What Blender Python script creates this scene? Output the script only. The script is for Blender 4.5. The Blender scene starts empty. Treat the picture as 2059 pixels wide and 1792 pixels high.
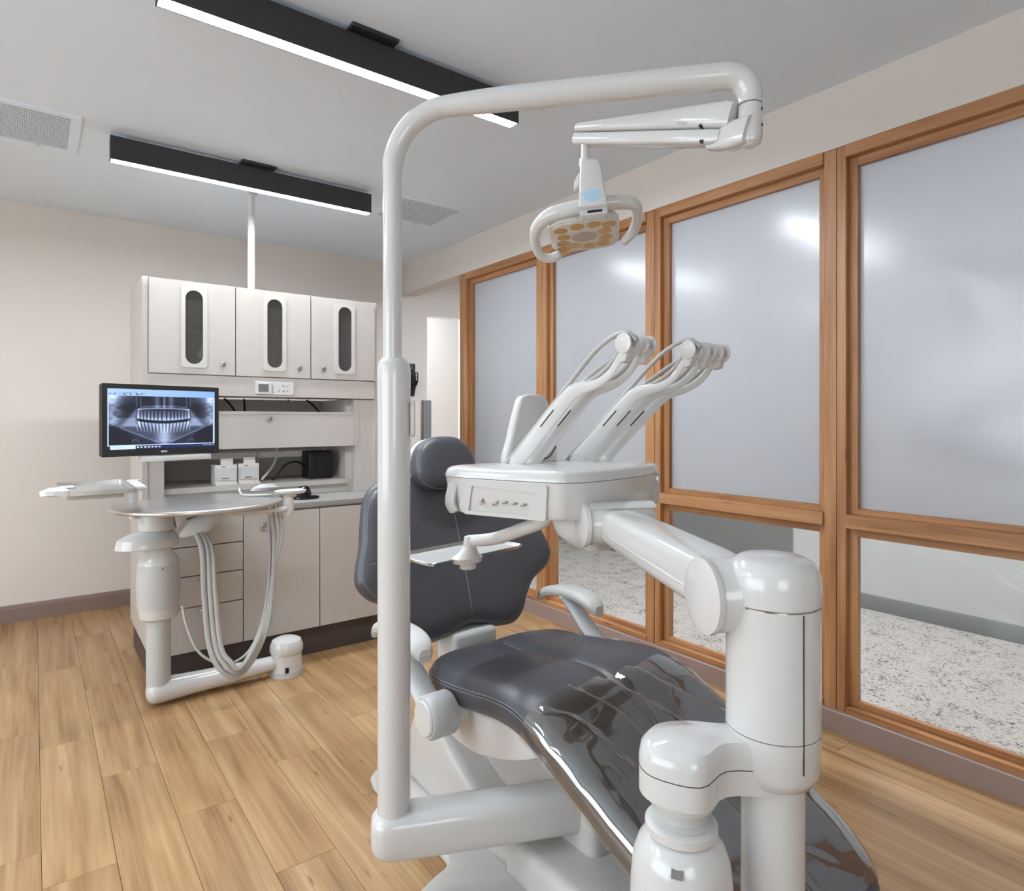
import bpy, bmesh, math, random
from mathutils import Vector, Matrix, noise
random.seed(7)
sc = bpy.context.scene
COL = sc.collection
V = Vector

# ------------------------------------------------------------------ camera
cam = bpy.data.cameras.new('camera')
camo = bpy.data.objects.new('camera', cam)
COL.objects.link(camo)
camo.location = (0, 0, 1.3)
camo.rotation_euler = (math.radians(90), 0, -math.atan(961.5 / 1273.0))
cam.sensor_fit = 'HORIZONTAL'
cam.sensor_width = 36.0
cam.lens = 36.0 * 1273.0 / 2059.0
cam.shift_y = -54.0 / 2059.0
cam.clip_start = 0.02
sc.camera = camo

# ------------------------------------------------------------------ world, exposure
w = bpy.data.worlds.new('sky')
sc.world = w
w.use_nodes = True
bgn = w.node_tree.nodes['Background']
bgn.inputs[0].default_value = (0.80, 0.90, 1.0, 1)
bgn.inputs[1].default_value = 5.4
sc.view_settings.view_transform = 'Standard'
sc.view_settings.look = 'None'
sc.view_settings.gamma = 1.0
sc.view_settings.use_curve_mapping = False
sc.view_settings.exposure = 0.30
LAMP = 112.0          # radiance of the linear ceiling lights
HALL = 104.0          # radiance of the corridor ceiling panels
# daylight portals: window of the left wall, fill window added behind the camera
for nm, loc, rz, sx_, sy_ in (('window_portal', (-3.03, 1.4, 1.45), -90, 3.4, 1.8), ('window_portal', (-.65, -1.60, 1.575), 0, 1.3, 1.15)):
    pl = bpy.data.lights.new(nm, 'AREA')
    pl.shape = 'RECTANGLE'; pl.size = sx_; pl.size_y = sy_
    pl.cycles.is_portal = True
    po = bpy.data.objects.new(nm, pl)
    COL.objects.link(po)
    po.location = loc
    po.rotation_euler = (math.radians(90), 0, math.radians(rz))
cy = sc.cycles
cy.max_bounces = 6; cy.diffuse_bounces = 5; cy.glossy_bounces = 3; cy.transmission_bounces = 4; cy.transparent_max_bounces = 8
cy.caustics_reflective = False; cy.caustics_refractive = False
cy.adaptive_threshold = .22
cy.time_limit = 1100
cy.use_light_tree = False

# ------------------------------------------------------------------ materials
def lin(c):
    return tuple(((x / 255.0) / 12.92 if x / 255.0 <= .04045 else ((x / 255.0 + .055) / 1.055) ** 2.4) for x in c) + (1,)

def newmat(name):
    m = bpy.data.materials.new(name); m.use_nodes = True
    nt = m.node_tree
    return m, nt, nt.nodes['Principled BSDF']

def N(nt, t, **kw):
    n = nt.nodes.new(t)
    for k, v in kw.items():
        if k.startswith('_'): setattr(n, k[1:], v)
        else: n.inputs[k].default_value = v
    return n

def bump(nt, p, src, strength, dist=.002):
    b = N(nt, 'ShaderNodeBump', Strength=strength, Distance=dist)
    nt.links.new(src, b.inputs['Height']); nt.links.new(b.outputs[0], p.inputs['Normal'])

def pm(name, rgb, rough=.5, metal=0., spec=.5, coat=0., nscale=0, nstr=0., var=0., emit=None, estr=0):
    m, nt, p = newmat(name)
    c = lin(rgb)
    p.inputs['Base Color'].default_value = c
    p.inputs['Roughness'].default_value = rough
    p.inputs['Metallic'].default_value = metal
    p.inputs['Specular IOR Level'].default_value = spec
    p.inputs['Coat Weight'].default_value = coat
    p.inputs['Coat Roughness'].default_value = .08
    if nscale:
        tc = N(nt, 'ShaderNodeTexCoord')
        no = N(nt, 'ShaderNodeTexNoise', Scale=nscale, Detail=1.0)
        nt.links.new(tc.outputs['Object'], no.inputs['Vector'])
        if nstr: bump(nt, p, no.outputs['Fac'], nstr)
        if var:
            mx = N(nt, 'ShaderNodeMix', _data_type='RGBA')
            mx.inputs['A'].default_value = tuple(x * (1 - var) for x in c[:3]) + (1,)
            mx.inputs['B'].default_value = tuple(min(1, x * (1 + var)) for x in c[:3]) + (1,)
            nt.links.new(no.outputs['Fac'], mx.inputs['Factor'])
            nt.links.new(mx.outputs['Result'], p.inputs['Base Color'])
    if emit:
        p.inputs['Emission Color'].default_value = lin(emit)[:2] + (lin(emit)[2] * 1.06, 1); p.inputs['Emission Strength'].default_value = estr
    return m

def wood(name, cols, axis, scale=1.0, rough=.42, knots=False, stretch=14.0, bumps=.05, tone=.0):
    m, nt, p = newmat(name)
    tc = N(nt, 'ShaderNodeTexCoord'); oi = N(nt, 'ShaderNodeObjectInfo')
    mul = N(nt, 'ShaderNodeMath', _operation='MULTIPLY'); mul.inputs[1].default_value = 53.7
    nt.links.new(oi.outputs['Random'], mul.inputs[0])
    add = N(nt, 'ShaderNodeVectorMath', _operation='ADD')
    nt.links.new(tc.outputs['Object'], add.inputs[0]); nt.links.new(mul.outputs[0], add.inputs[1])
    mp = N(nt, 'ShaderNodeMapping')
    s = [stretch * scale] * 3; s['XYZ'.index(axis)] = 1.1 * scale
    mp.inputs['Scale'].default_value = s
    nt.links.new(add.outputs[0], mp.inputs['Vector'])
    n1 = N(nt, 'ShaderNodeTexNoise', Scale=1.0, Detail=4.0, Roughness=.55, Distortion=.35)
    nt.links.new(mp.outputs[0], n1.inputs['Vector'])
    mp2 = N(nt, 'ShaderNodeMapping')
    s2 = [110 * scale] * 3; s2['XYZ'.index(axis)] = 2.5 * scale
    mp2.inputs['Scale'].default_value = s2
    nt.links.new(add.outputs[0], mp2.inputs['Vector'])
    n2 = N(nt, 'ShaderNodeTexNoise', Scale=1.0, Detail=2.0)
    nt.links.new(mp2.outputs[0], n2.inputs['Vector'])
    mixf = N(nt, 'ShaderNodeMix', _data_type='FLOAT'); mixf.inputs['Factor'].default_value = .28
    nt.links.new(n1.outputs['Fac'], mixf.inputs['A']); nt.links.new(n2.outputs['Fac'], mixf.inputs['B'])
    rp = N(nt, 'ShaderNodeValToRGB')
    e = rp.color_ramp.elements
    e[0].position = .33; e[0].color = lin(cols[0]); e[1].position = .68; e[1].color = lin(cols[-1])
    for k, cc in enumerate(cols[1:-1]):
        x = e.new(.33 + .35 * (k + 1) / (len(cols) - 1)); x.color = lin(cc)
    nt.links.new(mixf.outputs['Result'], rp.inputs[0])
    out = rp.outputs[0]
    if knots:
        mp3 = N(nt, 'ShaderNodeMapping'); s3 = [14.0] * 3; s3['XYZ'.index(axis)] = knots
        mp3.inputs['Scale'].default_value = s3
        nt.links.new(add.outputs[0], mp3.inputs['Vector'])
        vo = N(nt, 'ShaderNodeTexVoronoi', Scale=1.0)
        nt.links.new(mp3.outputs[0], vo.inputs['Vector'])
        r2 = N(nt, 'ShaderNodeValToRGB')
        r2.color_ramp.elements[0].position = .02; r2.color_ramp.elements[0].color = (.7, .7, .7, 1)
        r2.color_ramp.elements[1].position = .09; r2.color_ramp.elements[1].color = (0, 0, 0, 1)
        nt.links.new(vo.outputs['Distance'], r2.inputs[0])
        mx = N(nt, 'ShaderNodeMix', _data_type='RGBA')
        nt.links.new(r2.outputs[0], mx.inputs['Factor']); nt.links.new(out, mx.inputs['A'])
        mx.inputs['B'].default_value = lin((86, 52, 30))
        out = mx.outputs['Result']
    hs = N(nt, 'ShaderNodeHueSaturation')
    mr = N(nt, 'ShaderNodeMapRange'); mr.inputs['To Min'].default_value = 1 - tone; mr.inputs['To Max'].default_value = 1 + tone
    nt.links.new(oi.outputs['Random'], mr.inputs['Value']); nt.links.new(mr.outputs[0], hs.inputs['Value'])
    nt.links.new(out, hs.inputs['Color'])
    nt.links.new(hs.outputs[0], p.inputs['Base Color'])
    p.inputs['Roughness'].default_value = rough
    bump(nt, p, n2.outputs['Fac'], bumps, .001)
    return m

def facing5(nt):
    lw = N(nt, 'ShaderNodeLayerWeight', Blend=.5)
    pw = N(nt, 'ShaderNodeMath', _operation='POWER'); pw.inputs[1].default_value = 4.0
    nt.links.new(lw.outputs['Facing'], pw.inputs[0])
    return pw.outputs[0]

def glassmat(name, tint, refl, rough=.02):
    m = bpy.data.materials.new(name); m.use_nodes = True
    nt = m.node_tree; nt.nodes.clear()
    o = N(nt, 'ShaderNodeOutputMaterial'); mx = N(nt, 'ShaderNodeMixShader')
    tr = N(nt, 'ShaderNodeBsdfTransparent', Color=tint); gl = N(nt, 'ShaderNodeBsdfGlossy', Roughness=rough)
    fr = facing5(nt)
    ml = N(nt, 'ShaderNodeMath', _operation='MULTIPLY_ADD'); ml.inputs[1].default_value = refl[1]; ml.inputs[2].default_value = refl[0]
    nt.links.new(fr, ml.inputs[0]); nt.links.new(ml.outputs[0], mx.inputs[0])
    nt.links.new(tr.outputs[0], mx.inputs[1]); nt.links.new(gl.outputs[0], mx.inputs[2])
    nt.links.new(mx.outputs[0], o.inputs[0])
    return m

M = {}
M['wall'] = pm('wall_paint', (219, 211, 203), .85, spec=.25)
M['ceiling'] = pm('ceiling_paint', (228, 239, 250), .9, spec=.2)
M['hallwall'] = pm('hall_paint', (200, 201, 198), .85, spec=.25)
M['hallgrey'] = pm('hall_grey_paint', (126, 128, 126), .7, spec=.3)
M['brownbase'] = pm('brown_vinyl_base', (134, 114, 104), .45)
M['taupebase'] = pm('taupe_vinyl_base', (156, 136, 129), .45)
M['greybase'] = pm('grey_vinyl_base', (120, 122, 120), .45)
M['toe'] = pm('toe_kick', (74, 64, 59), .5)
M['lam'] = pm('linen_laminate', (190, 183, 176), .5, spec=.4, nscale=420, var=.05)
M['bezel'] = pm('window_bezel', (198, 192, 186), .4)
M['lamdark'] = pm('laminate_grey', (182, 176, 168), .55, nscale=300, var=.05)
M['counter'] = pm('speckled_worktop', (150, 147, 143), .38, nscale=650, var=.55)
M['white'] = pm('white_gloss_plastic', (206, 205, 203), .16, spec=.5, coat=.25)
M['whitesat'] = pm('white_satin_plastic', (206, 204, 201), .34)
M['greypl'] = pm('light_grey_plastic', (190, 191, 190), .35)
M['pad'] = pm('grey_pad', (200, 199, 196), .55)
M['hose'] = pm('grey_hose', (176, 175, 172), .4)
M['alu'] = pm('brushed_aluminium', (205, 202, 198), .28, metal=.85)
M['chrome'] = pm('chrome', (200, 198, 194), .14, metal=1.)
M['black'] = pm('black_plastic', (15, 15, 16), .42)
M['blackgl'] = pm('black_gloss', (14, 14, 15), .12)
M['blackmetal'] = pm('black_powdercoat', (44, 44, 45), .45)
M['dark'] = pm('dark_gap', (38, 35, 32), .7)
M['base'] = pm('chair_base_grey', (196, 193, 189), .3)
M['paper'] = pm('white_card', (226, 221, 214), .7)
M['print'] = pm('grey_print', (120, 116, 112), .7)
M['led'] = pm('led_diffuser', (255, 255, 255), .4, emit=(246, 254, 255), estr=LAMP)
M['halled'] = pm('hall_led', (255, 255, 255), .4, emit=(246, 252, 255), estr=HALL)
M['amber'] = pm('amber_reflector', (196, 160, 96), .22, metal=.55)
M['lampface'] = pm('lamp_face', (214, 208, 202), .2)
M['blue'] = pm('blue_badge', (164, 202, 224), .5)
M['carpet_back'] = pm('subfloor', (96, 78, 58), .9)
M['vinyl'] = pm('charcoal_vinyl', (74, 74, 79), .36, spec=.5, nscale=140, nstr=.12)
M['thread'] = pm('grey_thread', (120, 121, 126), .7)
M['post'] = wood('fir_post', [(140, 92, 57), (176, 126, 84), (196, 150, 108)], 'Z', knots=2.2)
M['rail'] = wood('fir_rail', [(140, 92, 57), (176, 126, 84), (196, 150, 108)], 'Y', knots=2.2)
M['plank'] = wood('vinyl_plank', [(132, 97, 63), (163, 126, 86), (178, 142, 101), (194, 161, 121)], 'Y', scale=.95, rough=.34, knots=2.6, stretch=17.0, bumps=.02, tone=.07)
M['clear'] = glassmat('clear_glass', (.97, .975, .97, 1), (.025, .8))
def smoke():
    m = glassmat('smoked_pane', (.75, .74, .72, 1), (.07, .9), .03)
    nt = m.node_tree; mx = [n for n in nt.nodes if n.type == 'MIX_SHADER'][0]; tr = [n for n in nt.nodes if n.type == 'BSDF_TRANSPARENT'][0]
    m2 = N(nt, 'ShaderNodeMixShader', Fac=.42); df = N(nt, 'ShaderNodeBsdfDiffuse', Color=(.115, .11, .10, 1))
    nt.links.new(tr.outputs[0], m2.inputs[1]); nt.links.new(df.outputs[0], m2.inputs[2]); nt.links.new(m2.outputs[0], mx.inputs[1])
    return m
M['smoke'] = smoke()
M['film'] = glassmat('clear_film', (.86, .86, .84, 1), (.26, .74), .07)
# frosted polycarbonate panes
def frost():
    m = bpy.data.materials.new('frosted_pane'); m.use_nodes = True
    nt = m.node_tree; nt.nodes.clear()
    o = N(nt, 'ShaderNodeOutputMaterial')
    a = N(nt, 'ShaderNodeMixShader', Fac=.52); b = N(nt, 'ShaderNodeMixShader')
    d = N(nt, 'ShaderNodeBsdfDiffuse', Color=(.62, .62, .62, 1)); t = N(nt, 'ShaderNodeBsdfTranslucent', Color=(.66, .67, .70, 1))
    g = N(nt, 'ShaderNodeBsdfGlossy', Roughness=.20)
    fr = facing5(nt)
    ml = N(nt, 'ShaderNodeMath', _operation='MULTIPLY_ADD'); ml.inputs[1].default_value = .9; ml.inputs[2].default_value = .075
    nt.links.new(fr, ml.inputs[0]); nt.links.new(ml.outputs[0], b.inputs[0])
    nt.links.new(d.outputs[0], a.inputs[1]); nt.links.new(t.outputs[0], a.inputs[2])
    nt.links.new(a.outputs[0], b.inputs[1]); nt.links.new(g.outputs[0], b.inputs[2])
    nt.links.new(b.outputs[0], o.inputs[0])
    return m
M['frost'] = frost()
# carpet of the corridor
def carpet():
    m, nt, p = newmat('speckled_carpet')
    tc = N(nt, 'ShaderNodeTexCoord')
    mp = N(nt, 'ShaderNodeMapping'); mp.inputs['Scale'].default_value = (1.0, .42, 1)
    nt.links.new(tc.outputs['Object'], mp.inputs[0])
    n1 = N(nt, 'ShaderNodeTexNoise', Scale=150.0, Detail=2.0, Roughness=.6); nt.links.new(mp.outputs[0], n1.inputs['Vector'])
    n3 = N(nt, 'ShaderNodeTexNoise', Scale=9.0, Detail=2.0); nt.links.new(tc.outputs['Object'], n3.inputs['Vector'])
    n2 = N(nt, 'ShaderNodeTexNoise', Scale=260.0, Detail=2.0); nt.links.new(tc.outputs['Object'], n2.inputs['Vector'])
    ad = N(nt, 'ShaderNodeMath', _operation='MULTIPLY_ADD'); ad.inputs[1].default_value = .35
    nt.links.new(n3.outputs['Fac'], ad.inputs[0]); nt.links.new(n1.outputs['Fac'], ad.inputs[2])
    r = N(nt, 'ShaderNodeValToRGB'); e = r.color_ramp.elements
    e[0].position = .555; e[0].color = lin((78, 74, 73)); e[1].position = .585; e[1].color = lin((186, 179, 171))
    nt.links.new(ad.outputs[0], r.inputs[0])
    mx = N(nt, 'ShaderNodeMix', _data_type='RGBA', _blend_type='MULTIPLY'); mx.inputs['Factor'].default_value = .6
    r2 = N(nt, 'ShaderNodeValToRGB'); r2.color_ramp.elements[0].position = .3; r2.color_ramp.elements[0].color = (.45, .45, .45, 1); r2.color_ramp.elements[1].position = .6
    nt.links.new(n2.outputs['Fac'], r2.inputs[0])
    nt.links.new(r.outputs[0], mx.inputs['A']); nt.links.new(r2.outputs[0], mx.inputs['B'])
    nt.links.new(mx.outputs['Result'], p.inputs['Base Color']); p.inputs['Roughness'].default_value = .95
    bump(nt, p, n2.outputs['Fac'], .6, .004)
    return m
M['carpet'] = carpet()
M['passfill'] = pm('passage_fill_led', (255, 255, 255), .4, emit=(246, 252, 255), estr=HALL * .3)  # glow of the lamp added to brighten the passage

# ------------------------------------------------------------------ mesh helpers
def nb(): return bmesh.new()

def box(bm, x0, x1, y0, y1, z0, z1, bev=0., seg=2, T=None):
    r = bmesh.ops.create_cube(bm, size=1.0)
    vs = r['verts']
    for v in vs:
        v.co = V(((x0 + x1) / 2 + v.co.x * (x1 - x0), (y0 + y1) / 2 + v.co.y * (y1 - y0), (z0 + z1) / 2 + v.co.z * (z1 - z0)))
        if T: v.co = T @ v.co
    if bev:
        es = {e for v in vs for e in v.link_edges}
        bmesh.ops.bevel(bm, geom=list(es), offset=bev, segments=seg, profile=.5, affect='EDGES', clamp_overlap=True)
    return bm

def prism(bm, pts, T, h, bev=0., seg=3, holes=()):
    """closed 2D outline pts in the local xy plane of T, extruded by h along local z; holes cut through"""
    if holes:
        es = []
        loops = []
        for lp in [pts] + list(holes):
            vs = [bm.verts.new(T @ V((p[0], p[1], 0))) for p in lp]
            ee = [bm.edges.new((vs[i], vs[(i + 1) % len(vs)])) for i in range(len(vs))]
            es += ee; loops.append(vs)
        f = bmesh.ops.triangle_fill(bm, use_beauty=True, use_dissolve=True, edges=es)
        faces = [g for g in f['geom'] if isinstance(g, bmesh.types.BMFace)]
        ex = bmesh.ops.extrude_face_region(bm, geom=faces)
        nv = [g for g in ex['geom'] if isinstance(g, bmesh.types.BMVert)]
        d = (T.to_3x3() @ V((0, 0, 1))) * h
        for v in nv: v.co += d
        bmesh.ops.recalc_face_normals(bm, faces=bm.faces)
        return bm
    a = [bm.verts.new(T @ V((p[0], p[1], 0))) for p in pts]
    b = [bm.verts.new(T @ V((p[0], p[1], h))) for p in pts]
    n = len(pts)
    fs = [bm.faces.new(a[::-1]), bm.faces.new(b)]
    for i in range(n):
        fs.append(bm.faces.new((a[i], a[(i + 1) % n], b[(i + 1) % n], b[i])))
    bmesh.ops.recalc_face_normals(bm, faces=fs)
    if bev:
        es = set(fs[0].edges) | set(fs[1].edges)
        bmesh.ops.bevel(bm, geom=list(es), offset=bev, segments=seg, profile=.5, affect='EDGES', clamp_overlap=True)
    return bm

def frame(o, z, x=None):
    """matrix with origin o, local z along z, local x near x"""
    z = V(z).normalized()
    x = V(x) if x else (V((0, 0, 1)) if abs(z.z) < .9 else V((1, 0, 0)))
    y = z.cross(x).normalized(); x = y.cross(z)
    m = Matrix((x, y, z)).transposed().to_4x4(); m.translation = V(o)
    return m

def axes(o, x, y, z):
    m = Matrix((V(x).normalized(), V(y).normalized(), V(z).normalized())).transposed().to_4x4(); m.translation = V(o)
    return m

def loft(bm, rings, cap=True, closed=True):
    vr = [[bm.verts.new(p) for p in r] for r in rings]
    n = len(rings[0])
    fs = []
    for i in range(len(vr) - 1):
        for j in range(n if closed else n - 1):
            k = (j + 1) % n
            fs.append(bm.faces.new((vr[i][j], vr[i][k], vr[i + 1][k], vr[i + 1][j])))
    if cap and closed:
        fs.append(bm.faces.new(vr[0][::-1])); fs.append(bm.faces.new(vr[-1]))
    bmesh.ops.recalc_face_normals(bm, faces=fs)
    return bm

def lathe(bm, prof, T, seg=32, sx=1., sy=1.):
    rings = [[T @ V((max(r, 1e-4) * math.cos(2 * math.pi * k / seg) * sx, max(r, 1e-4) * math.sin(2 * math.pi * k / seg) * sy, z)) for k in range(seg)] for r, z in prof]
    return loft(bm, rings)

def cat(pts, n=6):
    """Catmull-Rom through pts (tuples of any length)"""
    P = [list(p) for p in pts]
    P = [[2 * a - b for a, b in zip(P[0], P[1])]] + P + [[2 * a - b for a, b in zip(P[-1], P[-2])]]
    out = []
    for i in range(1, len(P) - 2):
        for k in range(n):
            t = k / n
            out.append(tuple(.5 * (2 * b + (c - a) * t + (2 * a - 5 * b + 4 * c - d) * t * t + (3 * b - a - 3 * c + d) * t ** 3)
                             for a, b, c, d in zip(P[i - 1], P[i], P[i + 1], P[i + 2])))
    out.append(tuple(P[-2]))
    return out

def tube(bm, pts, r, seg=14, smooth=0, ry=None, up=None, roundcap=True):
    pts = [tuple(p) for p in pts]
    if smooth:
        if isinstance(r, (list, tuple)):
            q = cat([p + (rr,) for p, rr in zip(pts, r)], smooth); pts = [a[:3] for a in q]; r = [a[3] for a in q]
        else: pts = cat(pts, smooth)
    P = [V(p) for p in pts]
    R = list(r) if isinstance(r, (list, tuple)) else [r] * len(P)
    k = (ry / R[0]) if ry else 1.0
    t0 = (P[1] - P[0]).normalized()
    n = V(up) if up else (V((0, 0, 1)) if abs(t0.z) < .9 else V((1, 0, 0)))
    n = (n - t0 * n.dot(t0)).normalized()
    rings = []
    for i, p in enumerate(P):
        t = (P[min(i + 1, len(P) - 1)] - P[max(i - 1, 0)]).normalized()
        n = (n - t * n.dot(t)).normalized(); b = t.cross(n)
        def ring(c, s): return [c + n * (s * k * math.cos(2 * math.pi * j / seg)) + b * (s * math.sin(2 * math.pi * j / seg)) for j in range(seg)]
        if i == 0 and roundcap:
            rings.append(ring(p - t * R[0] * .45 * min(1, k), R[0] * .35)); rings.append(ring(p - t * R[0] * .3 * min(1, k), R[0] * .78))
        rings.append(ring(p, R[i]))
        if i == len(P) - 1 and roundcap:
            rings.append(ring(p + t * R[-1] * .3 * min(1, k), R[-1] * .78)); rings.append(ring(p + t * R[-1] * .45 * min(1, k), R[-1] * .35))
    return loft(bm, rings)

def rrect(x0, x1, y0, y1, r, n=5):
    out = []
    for cx, cy, a0 in ((x1 - r, y1 - r, 0), (x0 + r, y1 - r, 90), (x0 + r, y0 + r, 180), (x1 - r, y0 + r, 270)):
        for k in range(n + 1):
            a = math.radians(a0 + 90 * k / n); out.append((cx + r * math.cos(a), cy + r * math.sin(a)))
    return out

def smoothpoly(pts, n=5):
    P = [V(p) for p in pts]; m = len(P); out = []
    for i in range(m):
        a, b, c, d = P[i - 1], P[i], P[(i + 1) % m], P[(i + 2) % m]
        for k in range(n):
            t = k / n
            out.append(tuple(.5 * (2 * b + (c - a) * t + (2 * a - 5 * b + 4 * c - d) * t * t + (3 * b - a - 3 * c + d) * t ** 3)))
    return out

def obj(name, bm, mat, parent=None, angle=38):
    for f in bm.faces: f.smooth = True
    lim = math.radians(angle)
    for e in bm.edges:
        e.smooth = not (len(e.link_faces) == 2 and e.calc_face_angle(0) > lim)
    me = bpy.data.meshes.new(name); bm.to_mesh(me); bm.free()
    me.materials.append(M[mat] if isinstance(mat, str) else mat)
    o = bpy.data.objects.new(name, me); COL.objects.link(o)
    if parent is not None:
        o.parent = parent
        if parent.type == 'EMPTY': o.matrix_parent_inverse = Matrix.Translation(-V(parent.location))
    return o

def tag(o, label, cat_, group=None, kind=None):
    o['label'] = label; o['category'] = cat_
    if group: o['group'] = group
    if kind: o['kind'] = kind
    return o

def thing(name, label, cat_, loc, group=None, kind=None):
    o = bpy.data.objects.new(name, None); COL.objects.link(o); o.location = loc; o.empty_display_size = .05
    return tag(o, label, cat_, group, kind)

def dup(root, delta, label):
    r = root.copy(); COL.objects.link(r); r.location = V(root.location) + V(delta); r['label'] = label
    for ch in list(root.children):
        c = ch.copy(); COL.objects.link(c); c.parent = r; c.matrix_parent_inverse = ch.matrix_parent_inverse.copy()
        for g in list(ch.children):
            d = g.copy(); COL.objects.link(d); d.parent = c
    return r

def bx(name, dims, mat, parent=None, bev=.0, seg=2):
    return obj(name, box(nb(), *dims, bev, seg), mat, parent)

I4 = Matrix.Identity(4)
# ------------------------------------------------------------------ room shell
CE = 2.685; XL = -2.9; XR = 2.665; YB = 5.15; YF = -1.5; HX = 4.54; XR2 = 2.805
tag(bx('ceiling', (XL - .15, HX + .15, YF - .15, 6.5, CE, CE + .1), 'ceiling'), 'smooth pale grey painted ceiling', 'ceiling', kind='structure')
bm = nb(); box(bm, XL - .15, 2.905, YB, YB + .12, 0, CE); box(bm, 2.905, 3.32, YB, YB + .12, 2.255, CE); box(bm, 3.32, HX, YB, YB + .12, 0, CE)
tag(obj('wall_back', bm, 'wall'), 'warm white back wall behind the dental cabinets', 'wall', kind='structure')
tag(bx('wall_passage', (2.6, HX, 6.3, 6.4, 0, CE), 'wall'), 'bright wall seen through the opening past the glazed partition', 'wall', kind='structure')
bm = nb(); y0, y1, z0, z1 = -.3, 3.1, .55, 2.35
box(bm, XL - .15, XL, YF, y0, 0, CE); box(bm, XL - .15, XL, y1, YB, 0, CE); box(bm, XL - .15, XL, y0, y1, 0, z0); box(bm, XL - .15, XL, y0, y1, z1, CE)
tag(obj('wall_left', bm, 'wall'), 'warm white left wall with a daylight window', 'wall', kind='structure')
bm = nb(); WO = -1.3
box(bm, XL - .15, WO, YF - .12, YF, 0, CE); box(bm, WO + 1.3, HX + .15, YF - .12, YF, 0, CE); box(bm, WO, WO + 1.3, YF - .12, YF, 0, 1.0); box(bm, WO, WO + 1.3, YF - .12, YF, 2.15, CE)
tag(obj('wall_front', bm, 'wall'), 'warm white wall behind the camera with an added fill window', 'wall', kind='structure')
wn = thing('window_7', 'unseen window added behind the camera for frontal fill light', 'window', (-.65, YF, 1.0), kind='structure')  # window added out of view, lets in frontal fill light
bm = nb()
for a, b in ((0, .05), (.63, .67), (1.25, 1.3)): box(bm, WO + a, WO + b, YF - .10, YF - .05, 1.0, 2.15)
box(bm, WO + .05, WO + 1.25, YF - .10, YF - .05, 1.0, 1.05); box(bm, WO + .05, WO + 1.25, YF - .10, YF - .05, 2.10, 2.15)
obj('window_frame', bm, 'whitesat', wn)
for a, b in ((.05, .63), (.67, 1.25)): bx('pane', (WO + a, WO + b, YF - .08, YF - .075, 1.05, 2.10), 'clear', wn)
tag(bx('wall_right', (XR - .005, XR2, YF, YB, 2.425, CE), 'wall'), 'warm white soffit band above the timber framed glazing', 'wall', kind='structure')
tag(bx('wall_corridor', (HX, HX + .1, YF, 6.4, 0, CE), 'hallwall'), 'pale corridor wall beyond the clear lower glass', 'wall', kind='structure')
tag(bx('wall_accent', (HX - .012, HX, 2.52, 4.9, .105, CE), 'hallgrey'), 'mid grey painted part of the corridor wall', 'wall', kind='structure')
tag(bx('floor_corridor', (XR2 - .02, HX, YF, 6.3, -.06, .004), 'carpet'), 'grey speckled loop carpet of the corridor', 'floor', kind='structure')
# window in the left wall
wn = thing('window_5', 'daylight window in the left wall with a white frame', 'window', (XL, 1.4, .55), kind='structure')
bm = nb()
for a, b in ((y0, y0 + .05), (.80, .84), (1.96, 2.0), (y1 - .05, y1)): box(bm, XL - .11, XL - .05, a, b, z0, z1)
box(bm, XL - .11, XL - .05, y0, y1, z0, z0 + .05); box(bm, XL - .11, XL - .05, y0, y1, z1 - .05, z1)
obj('window_frame', bm, 'whitesat', wn)
for a, b in ((y0 + .05, .80), (.84, 1.96), (2.0, y1 - .05)): bx('pane', (XL - .085, XL - .08, a, b, z0 + .05, z1 - .05), 'clear', wn)
bx('window_sill', (XL - .05, XL + .06, y0 - .03, y1 + .03, z0 - .03, z0), 'whitesat', wn, .005)
# floor: dark underlay plus every plank
fl = bx('floor', (XL - .15, XR2 - .02, YF - .12, 6.3, -.06, -.004), 'carpet_back')
tag(fl, 'light tan wood look plank floor', 'floor', kind='structure')
PW, PL, GAP = .178, .925, .0011
meshes = {}
def plank(x0, x1, ya, yb):
    k = (round(x1 - x0, 3), round(yb - ya, 3))
    if k not in meshes:
        bm = nb(); box(bm, GAP / 2, k[0] - GAP / 2, GAP / 2, k[1] - GAP / 2, -.004, 0)
        es = [e for e in bm.edges if all(v.co.z > -.001 for v in e.verts)]
        bmesh.ops.bevel(bm, geom=es, offset=.0007, segments=1, affect='EDGES')
        me = bpy.data.meshes.new('plank'); bm.to_mesh(me); bm.free(); me.materials.append(M['plank']); meshes[k] = me
    o = bpy.data.objects.new('plank', meshes[k]); COL.objects.link(o); o.location = (x0, ya, 0); o.parent = fl
    return o
first = {0: .0, 1: 2.176 - 2 * PL, 2: .12}
c = -20
while .018 + c * PW < XR2:
    xa, xb = max(.018 + c * PW, XL), min(.018 + (c + 1) * PW, XR - .015)
    if xb - xa > .01:
        off = {0: 2.176, 1: 2.72, 2: 2.30, 3: 1.85, 4: 2.45, 5: 2.05, 6: 2.62}.get(c, random.uniform(1.8, 2.7))
        s = off - PL * math.ceil((off - YF) / PL)
        while s < YB:
            a, b = max(s, YF), min(s + PL, YB)
            if b - a > .02: plank(xa, xb, a, b)
            s += PL
    c += 1
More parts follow.
